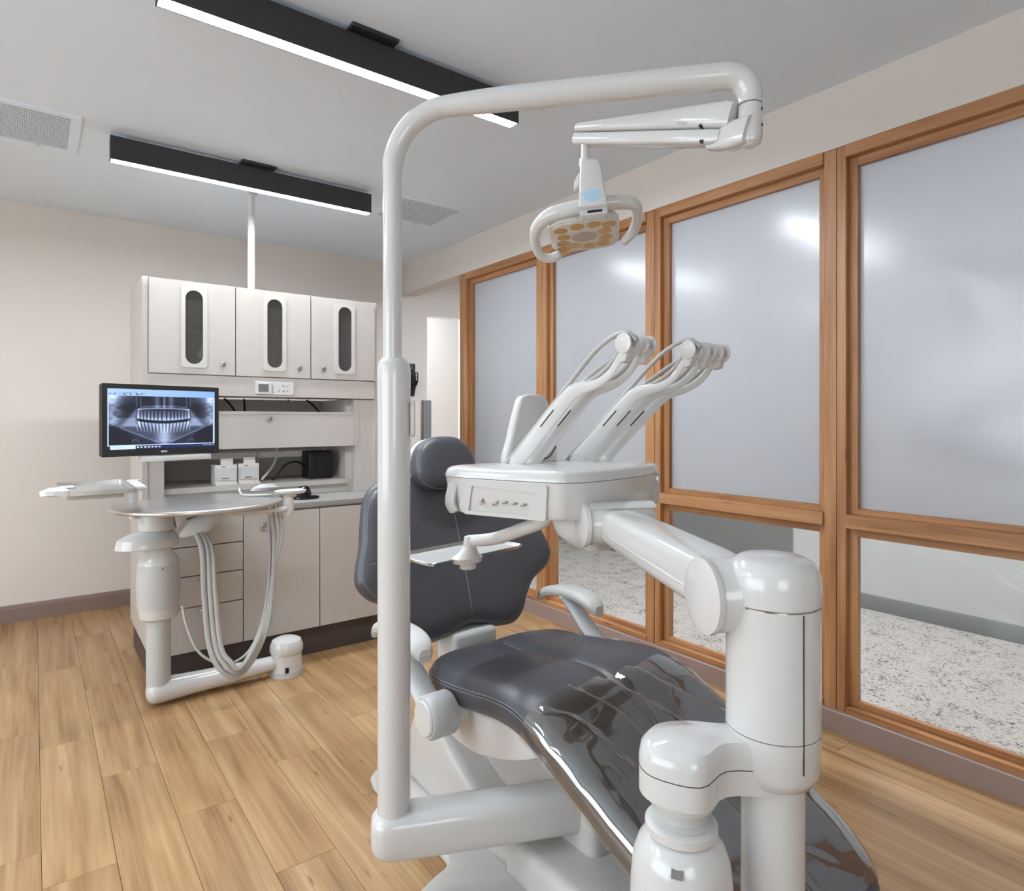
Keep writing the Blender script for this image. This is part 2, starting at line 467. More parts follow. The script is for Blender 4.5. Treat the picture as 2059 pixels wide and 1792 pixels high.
# baseboards
def basebd(name, pts2, T, L_, mat, label):
    return tag(obj(name, prism(nb(), pts2, T, L_), mat), label, 'baseboard', kind='structure')
prof = [(0, 0), (.016, 0), (.016, .088), (.011, .092), (.011, .100), (.006, .110), (0, .110)]
basebd('baseboard_back', prof, axes((XL, YB, 0), (0, -1, 0), (0, 0, 1), (1, 0, 0)), 2.905 - XL, 'brownbase', 'brown moulded baseboard along the back wall')
basebd('baseboard_right', [(0, 0), (.022, 0), (.022, .086), (.018, .090), (0, .090)], axes((XR + .002, YF, 0), (-1, 0, 0), (0, 0, 1), (0, 1, 0)), 4.215 - YF, 'taupebase', 'taupe baseboard under the timber glazing')
basebd('baseboard_left', prof, axes((XL, YF, 0), (1, 0, 0), (0, 0, 1), (0, 1, 0)), YB - YF, 'brownbase', 'brown moulded baseboard along the left wall')
basebd('baseboard_corridor', [(0, .004), (.016, .004), (.016, .09), (.008, .105), (0, .105)], axes((HX, YF, 0), (-1, 0, 0), (0, 0, 1), (0, 1, 0)), 6.3 - YF, 'greybase', 'grey baseboard along the corridor wall')
tag(bx('trim_6', (2.85, 2.93, YB - .035, YB + .02, .0, 1.468), 'hallgrey'), 'dark grey upright strip at the end of the back wall', 'trim', kind='structure')
# low kerb below the glazing
tag(bx('wall_kerb', (XR + .002, XR2 - .02, YF, 4.215, 0, .06), 'hallwall'), 'low kerb carrying the timber glazing', 'wall', kind='structure')
# timber glazing
posts = [(4.111, 4.211), (3.159, 3.262), (2.216, 2.312), (1.25, 1.342), (.289, .384), (-.68, -.585)]
plab = ['end timber post beside the open passage', 'timber post behind the delivery unit screen', 'timber post between the second and third frosted panes',
        'knotty double timber post left of the largest frosted pane', 'timber post just outside the right edge of the view', 'timber post further along the glazing']
for i, (a, b) in enumerate(posts):
    t = thing('trim_%d' % (i + 1), plab[i], 'post', (XR, (a + b) / 2, 0), kind='structure')
    m_ = a + (b - a) * .42
    bx('board', (XR, XR2 - .03, a, m_ - .0012, .06, 2.425), 'post', t, .002, 1)
    bx('board', (XR + .001, XR2 - .03, m_ + .0012, b, .06, 2.425), 'post', t, .002, 1)
wl = ['leftmost frosted pane over clear glass in a fir frame', 'frosted pane over clear glass behind the instrument whips', 'frosted pane with bluish glow over clear glass', 'largest frosted pane at the right edge over clear glass', 'frosted pane in a fir frame outside the view']
for i in range(5):
    a, b = posts[i + 1][1], posts[i][0]
    t = thing('window_%d' % (i + 1 if i < 4 else 6), wl[i], 'window', (XR, (a + b) / 2, 0), kind='structure')
    bx('head_rail', (XR - .008, XR2 - .03, a, b, 2.374, 2.426), 'rail', t, .002, 1)
    bx('mid_rail', (XR - .010, XR2 - .03, a, b, .85, .906), 'rail', t, .002, 1)
    bx('sill_rail', (XR - .004, XR2 - .03, a, b, .06, .116), 'rail', t, .002, 1)
    for (zb, zt) in ((.906, 2.374), (.116, .85)):
        bx('stop', (XR + .03, XR + .055, a, a + .034, zb, zt), 'post', t, .001, 1)
        bx('stop', (XR + .03, XR + .055, b - .034, b, zb, zt), 'post', t, .001, 1)
        bx('stop', (XR + .03, XR + .055, a + .034, b - .034, zb, zb + .024), 'rail', t, .001, 1)
        bx('stop', (XR + .03, XR + .055, a + .034, b - .034, zt - .036, zt), 'rail', t, .001, 1)
    bx('frosted_pane', (XR + .056, XR + .066, a + .02, b - .02, .92, 2.36), 'frost', t)
    bx('clear_pane', (XR + .057, XR + .063, a + .02, b - .02, .125, .84), 'clear', t)
    bx('glazing_gasket', (XR + .067, XR + .078, a, b, .116, .126), 'alu', t)

# ------------------------------------------------------------------ ceiling fixtures
def linear_light(y, label):
    t = thing('linear_light', label, 'ceiling light', (.96, y, CE), 'black linear ceiling lights')
    x0, x1 = .293, 1.635
    bm = nb(); zt, zb = 2.662, 2.548
    box(bm, x0, x1, y, y + .004, zb, zt); box(bm, x0, x1, y + .056, y + .06, zb, zt); box(bm, x0, x1, y + .004, y + .056, zt - .006, zt)
    box(bm, x0, x0 + .004, y + .004, y + .056, zb, zt); box(bm, x1 - .004, x1, y + .004, y + .056, zb, zt)
    obj('housing', bm, 'blackmetal', t)
    bx('diffuser', (x0 + .005, x1 - .005, y + .005, y + .055, zb + .001, zb + .010), 'led', t)
    bx('mounting_plate', (.885, 1.065, y - .028, y + .088, 2.672, CE - .0005), 'blackmetal', t, .002, 1)
    bx('stem', (.93, 1.02, y + .015, y + .045, 2.66, 2.674), 'blackmetal', t)
    return t
l1 = linear_light(2.118, 'long black linear light with bright strip, nearest and largest')
dup(l1, (0, 1.463, 0), 'black linear light above the dental cabinets, the farther one')
dup(l1, (-2.8, 0, 0), 'unseen black linear light added at the left for fill, nearer one')  # this and the next are added out of view for soft fill from the left
dup(l1, (-2.8, 1.463, 0), 'unseen black linear light added at the left for fill, farther one')
for k, (xo, y) in enumerate(((0, .4), (0, 1.9), (0, 3.4), (-.55, 5.8))):  # the last panel is added to brighten the passage
    t = thing('panel_light', ('corridor ceiling panel light, nearest', 'corridor ceiling panel light, middle', 'corridor ceiling panel light, farthest', 'unseen panel light added to brighten the passage past the back wall')[k], 'ceiling light', (3.67 + xo, y, CE), 'corridor panel lights')
    bx('frame', (3.50 + xo, 3.84 + xo, y - .17, y + .17, CE - .012, CE - .0005), 'whitesat', t); bx('diffuser', (3.52 + xo, 3.82 + xo, y - .15, y + .15, CE - .016, CE - .0125), 'halled' if k < 3 else 'passfill', t)

def vent(x0, x1, y0, y1, label):
    t = thing('ceiling_vent', label, 'vent', ((x0 + x1) / 2, (y0 + y1) / 2, CE), 'perforated ceiling vents')
    m = .042; z = CE - .006
    prism_b = prism(nb(), [(x0, y0), (x1, y0), (x1, y1), (x0, y1)], Matrix.Translation((0, 0, z)), .0055, holes=[[(x0 + m, y0 + m), (x1 - m, y0 + m), (x1 - m, y1 - m), (x0 + m, y1 - m)]])
    obj('frame', prism_b, 'ceiling', t)
    bx('backing', (x0 + m, x1 - m, y0 + m, y1 - m, CE - .0015, CE - .0008), 'dark', t)
    bm = nb(); a0, a1, b0, b1 = x0 + m, x1 - m, y0 + m, y1 - m
    nr, ncol = 30, 24
    for k in range(nr + 1):
        yy = b0 + (b1 - b0) * k / nr
        box(bm, a0, a1, yy - .0026, yy + .0026, z + .0005, z + .0022)
        if k < nr:
            yn = b0 + (b1 - b0) * (k + 1) / nr
            for j in range(ncol + 1):
                xx = a0 + (a1 - a0) * (j + (.5 if k % 2 else 0)) / ncol
                if xx < a1: box(bm, max(a0, xx - .0022), min(a1, xx + .0022), yy, yn, z + .0006, z + .0020)
    g = obj('perforated_grille', bm, 'ceiling', t); g['kind'] = 'stuff'
    bx('latch', ((x0 + x1) / 2 + .08, (x0 + x1) / 2 + .10, y1 - .028, y1 - .020, z - .003, z), 'greypl', t)
vent(-.325, .178, 3.507, 4.013, 'square perforated vent at the left edge of the ceiling')
vent(1.808, 2.312, 3.526, 4.010, 'square perforated vent just right of the lamp pole')
t = tag(obj('conduit', lathe(nb(), [(.021, 2.0), (.021, CE - .012), (.03, CE - .012), (.03, CE)], Matrix.Translation((1.066, 4.07, 0)), 20), 'white'), 'white vertical utility conduit from cabinet top to ceiling', 'conduit')

# ------------------------------------------------------------------ rear dental cabinet
CX0, CX1 = .444, 1.745; UY, BY = 3.745, 3.452
def knob(parent, x, y, z, r=.014):
    T = frame((x, y, z), (0, -1, 0))
    return obj('knob', lathe(nb(), [(.006, 0), (.006, .010), (r * .8, .012), (r, .017), (r * .96, .021), (r * .55, .023), (0, .0225)], T, 20), 'chrome', parent)
def carcass(bm, x0, x1, y0, y1, z0, z1, th=.016):
    box(bm, x0, x0 + th, y0, y1, z0, z1); box(bm, x1 - th, x1, y0, y1, z0, z1)
    box(bm, x0 + th, x1 - th, y0, y1, z0, z0 + th); box(bm, x0 + th, x1 - th, y0, y1, z1 - th, z1); box(bm, x0 + th, x1 - th, y1 - th, y1, z0 + th, z1 - th)
def front(name, x0, x1, z0, z1, y, parent, th=.019):
    return bx(name, (x0 + .0022, x1 - .0022, y - th, y - .001, z0 + .0022, z1 - .0022), 'lam', parent, .0018, 1)
# base units
bu = [(CX0, .8615), (.8615, 1.262), (1.262, CX1)]
bl = ['base cabinet with four drawers under the left of the counter', 'single door base cabinet in the middle under the counter', 'single door base cabinet under the right end of the counter']
for k, (a, b) in enumerate(bu):
    t = thing('base_cabinet', bl[k], 'cabinet', ((a + b) / 2, 3.8, 0), 'base cabinets of the rear dental unit')
    bm = nb(); carcass(bm, a, b, BY + .002, 4.24, .148, .812)
    obj('body', bm, 'lam', t)
    bm = nb(); box(bm, a + (.012 if k == 0 else 0), b - (.012 if k == 2 else 0), BY + .012, 4.2, 0, .147)
    obj('toe_kick', bm, 'toe', t)
    if k == 0:
        zs = [.15, .371, .524, .669, .808]
        for j in range(4):
            d = front('drawer', a, b, zs[j], zs[j + 1], BY, t)
            knob(d, (a + b) / 2 + .012, BY - .019, zs[j + 1] - .024)
    else:
        d = front('door', a, b, .15, .808, BY, t)
        knob(d, .961 if k == 1 else 1.70, BY - .019, .742)
t = thing('countertop', 'grey speckled worktop of the rear dental cabinet', 'countertop', (1.09, 3.84, .815))
obj('slab', box(nb(), CX0 - .004, CX1 + .004, 3.425, 4.245, .8145, .8455, .003, 2), 'counter', t)
# hutch: side columns, valance, shelf, tilt panel
t = thing('hutch', 'open hutch with side columns and niche below the wall cupboards', 'hutch', (1.09, 4.0, .846))
bx('side_panel', (CX0, CX0 + .026, UY - .003, 4.24, .846, 2.036), 'lam', t, .001, 1)
bx('side_panel', (CX1 - .018, CX1, UY - .003, 4.24, .846, 2.036), 'lam', t, .001, 1)
bx('column', (CX0 + .026, .545, UY + .002, 4.24, .846, 1.42), 'lam', t)
bx('column', (1.60, CX1 - .018, UY + .002, 4.24, .846, 1.42), 'lam', t)
bx('inner_post', (1.556, 1.60, UY + .05, 4.22, .846, 1.42), 'lam', t)
bx('back_panel', (.545, 1.60, 4.205, 4.235, .846, 1.42), 'lamdark', t)
bx('valance', (CX0 + .026, CX1 - .018, UY - .014, UY + .25, 1.424, 1.534), 'lam', t, .0015, 1)
bx('shelf', (.545, 1.556, UY + .02, 4.205, .898, .927), 'lam', t, .001, 1)
bx('apron', (.545, 1.556, UY + .045, UY + .06, .846, .898), 'lam', t)
tp = bx('tilt_panel', (.56, 1.594, UY - .004, UY + .012, 1.131, 1.340), 'lam', t, .0015, 1)
bx('panel_lip', (.56, 1.594, UY - .006, UY + .06, 1.325, 1.341), 'lamdark', tp)
knob(tp, 1.079, UY - .004, 1.302)
bx('panel_bracket', (1.594, 1.62, UY - .002, UY + .05, 1.131, 1.42), 'lam', tp)
# rail with cables above tilt panel
for x, s in ((.92, .06), (1.03, -.02), (1.30, .05), (1.42, .08)):
    obj('cable', tube(nb(), [(x, 4.1, 1.42), (x + s * .4, 4.05, 1.38), (x + s, 4.0, 1.30)], .006, 8, 4), 'black' if s != .05 else 'hose', t)
# wall cupboards
ud = [(.470, .893), (.893, 1.315), (1.315, 1.727)]
ul = ['left wall cupboard door with oval window', 'middle wall cupboard with oval window and a bottle inside', 'right wall cupboard with oval window and knob on its left']
kx = [.826, 1.244, 1.388]; wx = [.684, 1.105, 1.5265]
def stadium(cx, cz, hw, hh, n=12):
    out = []
    for k in range(n + 1): a = math.pi * k / n; out.append((cx + hw * math.cos(a), cz + (hh - hw) + hw * math.sin(a)))
    for k in range(n + 1): a = math.pi + math.pi * k / n; out.append((cx + hw * math.cos(a), cz - (hh - hw) + hw * math.sin(a)))
    return out
for k, (a, b) in enumerate(ud):
    t = thing('wall_cupboard', ul[k], 'cupboard', ((a + b) / 2, 4.0, 1.535), 'wall cupboards with oval windows')
    bm = nb(); carcass(bm, a, b, UY + .002, 4.24, 1.536, 2.034); obj('body', bm, 'lam', t)
    T = axes((0, UY - .001, 0), (1, 0, 0), (0, 0, 1), (0, -1, 0))
    cz = 1.7885
    d = obj('door', prism(nb(), [(a + .003, 1.5385), (b - .003, 1.5385), (b - .003, 2.031), (a + .003, 2.031)], T, .019, holes=[stadium(wx[k], cz, .044, .199)]), 'lam', t, 30)
    T2 = axes((0, UY - .0205, 0), (1, 0, 0), (0, 0, 1), (0, -1, 0))
    obj('window_bezel', prism(nb(), rrect(wx[k] - .064, wx[k] + .064, 1.5725, 2.0035, .014), T2, .004, holes=[stadium(wx[k], cz, .0425, .1965)]), 'bezel', d, 30)
    T3 = axes((0, UY - .012, 0), (1, 0, 0), (0, 0, 1), (0, -1, 0))
    obj('pane', prism(nb(), stadium(wx[k], cz, .0435, .198), T3, .004), 'smoke', d)
    knob(d, kx[k], UY - .020, 1.598)
bt = thing('bottle', 'white plastic bottle behind the oval window of the middle cupboard', 'bottle', (1.14, 3.95, 1.553))
obj('bottle_body', lathe(nb(), [(.05, 1.553), (.055, 1.56), (.055, 1.80), (.045, 1.845), (.018, 1.865), (.016, 1.90)], Matrix.Translation((1.14, 3.95, 0)), 24), 'whitesat', bt)
obj('cap', lathe(nb(), [(.02, 1.901), (.02, 1.93), (.017, 1.934)], Matrix.Translation((1.14, 3.95, 0)), 20), 'greypl', bt)
# control panel on the valance
t = thing('control_panel', 'small white control panel with grey display on the cabinet valance', 'control panel', (1.105, UY - .014, 1.475))
cp = obj('plate', prism(nb(), rrect(.999, 1.212, 1.4375, 1.512, .003), axes((0, UY - .0142, 0), (1, 0, 0), (0, 0, 1), (0, -1, 0)), .006, .001, 1), 'white', t)
obj('bezel', prism(nb(), rrect(1.004, 1.082, 1.441, 1.506, .003), axes((0, UY - .0202, 0), (1, 0, 0), (0, 0, 1), (0, -1, 0)), .003, .0008, 1), 'whitesat', t)
bx('display', (1.014, 1.070, UY - .0240, UY - .0232, 1.452, 1.497), pm('lcd', (112, 108, 104), .3), t)
T = axes((0, UY - .0204, 0), (1, 0, 0), (0, 0, 1), (0, -1, 0))
for (x, z, s) in ((1.0935, 1.490, 'r'), (1.0935, 1.477, 'd'), (1.0935, 1.464, 'b'), (1.0935, 1.452, 's'), (1.128, 1.461, 'r'), (1.155, 1.459, 's'), (1.177, 1.460, 'r')):
    if s in 'rd':
        hs_ = [] if s == 'd' else [[(x + .0022 * math.cos(q), z + .0022 * math.sin(q)) for q in [2 * math.pi * j / 10 for j in range(10)]]]
        bm = prism(nb(), [(x + .0045 * math.cos(q), z + .0045 * math.sin(q)) for q in [2 * math.pi * j / 14 for j in range(14)]], T, .0005, holes=hs_)
    else:
        w_ = .004 if s == 'b' else .006
        bm = prism(nb(), rrect(x - w_, x + w_, z - .0035, z + .0035, .002), T, .0005)
    obj('button_icon', bm, 'print', t)
obj('logo_mark', prism(nb(), rrect(1.146, 1.156, 1.486, 1.493, .002), T, .0005, holes=[rrect(1.149, 1.153, 1.488, 1.491, .001)]), 'print', t)
bx('logo_text', (1.159, 1.181, UY - .0207, UY - .0203, 1.4875, 1.4905), 'print', t)
bx('indicator', (1.181, 1.185, UY - .0207, UY - .0203, 1.496, 1.499), 'print', t)
# items in niche
def cardbox(x0, x1, y0, y1, z0, z1, label):
    t = thing('card_dispenser', label, 'dispenser box', ((x0 + x1) / 2, (y0 + y1) / 2, z0), 'white dispenser boxes in the niche')
    bx('carton', (x0, x1, y0 + .012, y1, z0, z1), 'paper', t, .001, 1)
    bx('sleeve', (x0 + .006, x1 - .004, y0, y0 + .0115, z0 + .028, z1 - .022), 'whitesat', t, .001, 1)
    bx('lip', (x0 - .002, x1, y0 - .012, y0 + .0115, z0, z0 + .010), 'paper', t)
    bx('insert', (x0 + .028, x1 - .02, y0 + .018, y0 + .024, z1, z1 + .036), 'paper', t)
    bx('print_line', (x0 + .03, x1 - .045, y0 - .0008, y0 - .0001, z0 + .034, z0 + .041), 'print', t)
    bx('print_line', (x0 + .03, x1 - .06, y0 + .0112, y0 + .0119, z1 - .014, z1 - .009), 'print', t)
cardbox(.808, .921, 3.80, 3.93, .9275, 1.040, 'left white card dispenser box on the niche shelf')
cardbox(.930, 1.042, 3.80, 3.93, .9275, 1.043, 'white card dispenser box on the niche shelf, beside the tube')
t = thing('power_unit', 'black upright power unit at the right of the niche shelf', 'power unit', (1.43, 3.93, .9275))
pb = bx('body', (1.352, 1.502, 3.86, 4.0, .9275, 1.098), 'black', t, .008, 3)
bx('front_panel', (1.405, 1.494, 3.856, 3.861, .934, 1.092), pm('black_panel', (20, 20, 21), .3), t, .003)
bx('power_button', (1.412, 1.424, 3.852, 3.857, 1.018, 1.028), 'blackgl', t, .002)
obj('power_cord', tube(nb(), [(1.36, 3.93, 1.0), (1.29, 3.92, 1.035), (1.22, 3.91, 1.015), (1.17, 3.90, .955), (1.14, 3.90, .934)], .0055, 10, 5), 'black', t)
t = tag(obj('ribbon_cable', tube(nb(), [(1.19, 3.98, 1.19), (1.19, 3.97, 1.10), (1.165, 3.94, 1.03), (1.12, 3.92, .975), (1.08, 3.9, .938)], .003, 8, 5, ry=.007), 'paper'), 'white flat cable hanging into the niche', 'cable')
t = tag(obj('suction_tubing', tube(nb(), [(1.10, 4.08, 1.19), (1.10, 4.05, 1.08), (1.09, 4.03, 1.02), (1.07, 3.99, .985), (1.062, 3.96, .945)], .006, 10, 5), 'greypl'), 'thin grey tube hanging beside the dispenser boxes', 'tube')
# black curing-light cradle on the counter
t = thing('handset_cradle', 'black glossy domed handset resting on the counter', 'handset', (1.235, 3.58, .8457))
obj('cradle', lathe(nb(), [(.070, .846), (.076, .850), (.074, .858), (.060, .862), (.04, .864)], Matrix.Translation((1.235, 3.575, 0)), 28, 1.0, .7), 'blackgl', t)
obj('dome', lathe(nb(), [(.040, .862), (.042, .875), (.036, .900), (.022, .915), (.008, .919)], Matrix.Translation((1.222, 3.575, 0)), 24, 1.0, .8), 'blackgl', t)

# ------------------------------------------------------------------ monitor with X-ray picture
def xray(x, y):
    """brightness and tint of the screen at x, y in 0..1, y down"""
    def g(a, s): return math.exp(-(a / s) ** 2)
    if y < .115:
        c = (178 - 40 * x, 205 - 25 * x, 246)
        if .055 < y < .1 and .012 < x < .33 and noise.noise(V((x * 95, y * 28, 3))) > .16: c = (40, 60, 120)
        return c
    if y > .945:
        if x < .24:
            return (20, 34, 70) if x < .025 else ((210, 230, 255) if not (.35 < (y - .945) / .055 < .6 and .05 < x < .15 and noise.noise(V((x * 130, 0, 1))) > .1) else (120, 140, 170))
        for cx in (.262, .293, .327, .36, .392, .424, .456):
            if abs(x - cx) < .010 and abs(y - .972) < .012: return (225, 232, 245)
        if x > .88 and abs(y - .968) < .009 and noise.noise(V((x * 120, 7, 1))) > .0: return (200, 215, 240)
        return (18, 34, 84)
    if x < .014 or x > .984 or y > .93: return (190, 215, 250)
    yy = (y - .115) / .815
    u = (x - .5) / .5; au = abs(u)
    b = .10 + .05 * noise.noise(V((x * 9, yy * 7, 0)))
    jaw = min(.95, 1.02 - .47 * au)
    b += .62 * g(au - .93, .13) * (1 if yy < .5 else g(yy - .5, .12)) * (.75 + .5 * noise.noise(V((x * 22, yy * 18, 2))))
    b += .6 * max(0, (au - .45) / .5) * max(0, 1 - yy / .24)
    tt = (yy - .26) / .36
    if 0 < tt < 1.08:
        oe, ie = .55 + .27 * tt, .44 + .03 * math.sin(3.1 * tt)
        if ie < au < oe: b += .40 * min(1, (au - ie) * 14) * min(1, (oe - au) * 10) * min(1, (1.08 - tt) * 8)
        b += .30 * g(au - ie, .014)
    if yy < jaw and yy > .45: b += .16
    b += .26 * g(yy - jaw, .016) * (1 if .12 < au < .78 else 0)
    b -= .12 * g(au - .62, .10) * g(yy - .26, .13)
    if yy < .24:
        b += .30 * g(au - .13, .05) - .05
        b += .45 * g(u, .02)
        b += .25 * g(au - .43, .012) + .18 * g(au - .5, .015)
    b += .60 * g(yy - (.245 + .10 * u * u), .014) * (1 if au < .48 else 0)
    b += .38 * g(yy - (.20 + .14 * u * u), .012) * (1 if au < .42 else 0)
    b += .55 * g(u, .13) * max(0, min(1, (yy - .55) * 4))
    b -= .45 * max(0, min(1, (au - .55) * 3)) * max(0, min(1, (yy - jaw) * 7))
    gap = .535 - .22 * u * u
    b -= .32 * g(yy - gap, .035) * (1 if au < .5 else 0)
    if au < .5:
        kq = math.copysign(abs(u * 2) ** 1.12, u) * .5; k = (kq + .5) * 15; f = k - math.floor(k); tw = abs(f - .5)
        up_ = gap - .028
        if up_ - .20 < yy < up_:
            q = (up_ - yy) / .20
            lim = .47 - .24 * q ** .7
            if tw < lim: b += (.66 - .36 * q) * min(1, (lim - tw) * 9) * (1 if tw > .07 or q < .3 else .62)
        lo = gap + .032
        kk = (u + .5 + (.12 * u * (yy - lo) / .2)) * 15; f = kk - math.floor(kk); tw = abs(f - .5)
        if lo < yy < lo + .20:
            q = (yy - lo) / .20
            lim = .45 - .24 * q ** .7
            if tw < lim: b += (.60 - .36 * q) * min(1, (lim - tw) * 9)
    b += .25 * g(math.hypot(au - .52, (yy - .97) * .8) - .06, .008) * (1 if yy < .96 else 0)
    b = max(.02, min(1, b))
    return (b * 196 + 14, b * 214 + 17, min(255, 34 + b * 238))
MON = axes((.24, 3.327, 1.128), (.959, .284, 0), (0, 0, 1), (.284, -.959, 0))   # left bottom corner of the bezel
t = thing('monitor', 'black monitor showing a panoramic dental X-ray', 'monitor', (.50, 3.42, 1.12))
WM, HM = .535, .330
obj('bezel', prism(nb(), rrect(0, WM, 0, HM, .006), MON @ Matrix.Translation((0, 0, -.012)), .012, holes=[[(.022, .032), (WM - .020, .032), (WM - .020, HM - .022), (.022, HM - .022)]]), pm('bezel_black', (34, 33, 33), .4), t)
obj('back_shell', prism(nb(), rrect(.003, WM - .003, .003, HM - .003, .006), MON @ Matrix.Translation((0, 0, -.042)), .030, .006), 'black', t)
nx_, ny_ = 330, 190
me = bpy.data.meshes.new('screen'); vs = []; fs = []; cols = []
x0, x1, z0, z1 = .0222, WM - .0202, .0322, HM - .0222
for j in range(ny_ + 1):
    for i in range(nx_ + 1):
        vs.append(MON @ V((x0 + (x1 - x0) * i / nx_, z1 + (z0 - z1) * j / ny_, -.004))); cols.append(lin(xray(i / nx_, j / ny_)))
for j in range(ny_):
    for i in range(nx_):
        a = j * (nx_ + 1) + i; fs.append((a, a + nx_ + 1, a + nx_ + 2, a + 1))
me.from_pydata(vs, [], fs)
ca = me.color_attributes.new('picture', 'FLOAT_COLOR', 'POINT')
ca.data.foreach_set('color', [x for c_ in cols for x in c_])
sm, nt, p = newmat('screen_picture')
at_ = N(nt, 'ShaderNodeAttribute', _attribute_name='picture')
nt.links.new(at_.outputs['Color'], p.inputs['Emission Color']); p.inputs['Emission Strength'].default_value = .95
p.inputs['Base Color'].default_value = (.01, .01, .01, 1); p.inputs['Roughness'].default_value = .35
sm.cycles.emission_sampling = 'NONE'
me.materials.append(sm)
so = bpy.data.objects.new('screen', me); COL.objects.link(so); so.parent = t; so.matrix_parent_inverse = Matrix.Translation(-V(t.location))
bm = nb()
for k in range(5):
    prism(bm, rrect(.252 + k * .0058, .2570 + k * .0058, .0125, .0205, .001), MON, .0006, holes=[[(.2535 + k * .0058, .0150), (.2555 + k * .0058, .0150), (.2555 + k * .0058, .018), (.2535 + k * .0058, .018)]])
obj('brand_lettering', bm, 'paper', t)
obj('power_led', prism(nb(), rrect(WM - .022, WM - .014, .010, .013, .001), MON, .0006), 'print', t)
obj('shelf_bar', box(nb(), .165, .490, -.030, -.004, -.055, .012, .004, 2, T=MON), 'whitesat', t)
obj('mount_arm', tube(nb(), [MON @ V((.27, .15, -.04)), MON @ V((.28, .15, -.12)), V((.50, 3.727, 1.28))], .014, 12, 5), 'greypl', t)
obj('mount_bracket', tube(nb(), [MON @ V((.27, .15, -.05)), MON @ V((.26, .0, -.05)), MON @ V((.26, -.02, -.03))], .014, 12, 4), 'greypl', t)

# ------------------------------------------------------------------ assistant cart with oval table
t = thing('assistant_cart', 'white assistant arm with oval table and hanging hoses', 'assistant cart', (1.035, 3.292, 0))
hub = Matrix.Translation((1.03, 3.275, 0))
obj('hub_foot', lathe(nb(), [(.080, .0), (.080, .028), (.077, .030)], hub, 36), 'greypl', t)
obj('hub_body', lathe(nb(), [(.077, .030), (.075, .115), (.07, .118)], hub, 36), 'white', t)
obj('hub_cap', lathe(nb(), [(.080, .116), (.082, .124), (.080, .150), (.070, .172), (.045, .184), (.004, .187)], hub, 36), 'white', t)
bx('hub_socket', (1.000, 1.016, 3.193, 3.200, .030, .056), 'black', t)
obj('floor_arm', tube(nb(), [(1.03, 3.27, .075), (.93, 3.265, .07), (.80, 3.262, .068), (.60, 3.262, .066), (.457, 3.262, .066), (.425, 3.262, .066)], [.035, .038, .045, .052, .060, .056], 20, 4, ry=.033), 'white', t)
obj('skid', box(nb(), .53, .78, 3.245, 3.285, .022, .04, .004), 'base', t)
PT = Matrix.Translation((.452, 3.262, 0))
obj('post', lathe(nb(), [(.050, .075), (.050, .42)], PT, 32), 'greypl', t)
obj('motor_shell', lathe(nb(), [(.064, .395), (.078, .405), (.084, .445)], PT, 36), 'white', t)
obj('motor_housing', lathe(nb(), [(.0835, .445), (.088, .50), (.089, .56), (.084, .645)], PT, 36), 'greypl', t)
obj('motor_neck', lathe(nb(), [(.084, .645), (.079, .665), (.060, .690), (.050, .715), (.047, .735)], PT, 36), 'white', t)
obj('sensor_dot', lathe(nb(), [(.003, 0), (.003, .001)], frame((.452 + .0855 * .05, 3.262 - .0853, .632), (.05, -1, 0)), 10), 'black', t)
ring = lambda cx, cy, z, a, b, n=28: [V((cx + a * math.cos(2 * math.pi * k / n), cy + b * math.sin(2 * math.pi * k / n), z)) for k in range(n)]
obj('shoulder', loft(nb(), [ring(.405, 3.25, .720, .115, .075), ring(.405, 3.25, .724, .125, .085), ring(.41, 3.25, .765, .122, .083), ring(.425, 3.25, .79, .085, .065), ring(.44, 3.25, .800, .05, .045)]), 'white', t)
obj('elbow', loft(nb(), [ring(.445, 3.255, .795, .066, .06), ring(.445, 3.255, .800, .072, .066), ring(.445, 3.255, .87, .074, .068), ring(.445, 3.255, .90, .06, .055)]), 'whitesat', t)
obj('gusset', prism(nb(), [(.50, .905), (.66, .905), (.72, .895), (.60, .855), (.56, .845), (.52, .80)], axes((0, 3.20, 0), (1, 0, 0), (0, 0, 1), (0, 1, 0)), .09, .008), 'whitesat', t)
obj('hose_shroud', loft(nb(), [ring(.545, 3.12, .775, .03, .02), ring(.57, 3.12, .785, .06, .035), ring(.63, 3.13, .845, .075, .04), ring(.70, 3.14, .885, .05, .03)]), 'whitesat', t)
obj('table_bracket', tube(nb(), [(.62, 3.12, .878), (.80, 3.12, .862), (.90, 3.125, .862)], .017, 14, 4), 'whitesat', t)
obj('fork', tube(nb(), [(.88, 3.12, .862), (.93, 3.105, .862), (.97, 3.09, .866)], [.014, .012, .014], 12, 4), 'white', t)
el = [(.59 + .345 * math.copysign(abs(math.cos(q)) ** .94, math.cos(q)), 3.075 + .30 * math.sin(q)) for q in [2 * math.pi * k / 64 for k in range(64)]]
obj('table_top', prism(nb(), el, Matrix.Translation((0, 0, .912)), .018, .006), 'alu', t)
obj('holder_body', lathe(nb(), [(.012, .822), (.026, .826), (.030, .84), (.031, .90), (.029, .925), (.034, .935)], Matrix.Translation((.985, 3.12, 0)), 24), 'whitesat', t)
obj('holder_head', loft(nb(), [ring(.995, 3.12, .930, .04, .032), ring(1.0, 3.12, .938, .075, .04), ring(1.0, 3.12, .950, .078, .042), ring(1.0, 3.12, .955, .06, .03)]), 'whitesat', t)
obj('syringe_head', loft(nb(), [ring(.875, 3.17, .953, .03, .012), ring(.88, 3.17, .955, .055, .022), ring(.895, 3.17, .968, .058, .026), ring(.90, 3.17, .982, .03, .014)]), 'hose', t)
obj('syringe_wire', tube(nb(), [(.79, 3.22, .965), (.785, 3.19, .948), (.80, 3.15, .937), (.90, 3.10, .937)], .0045, 8, 4), 'greypl', t)
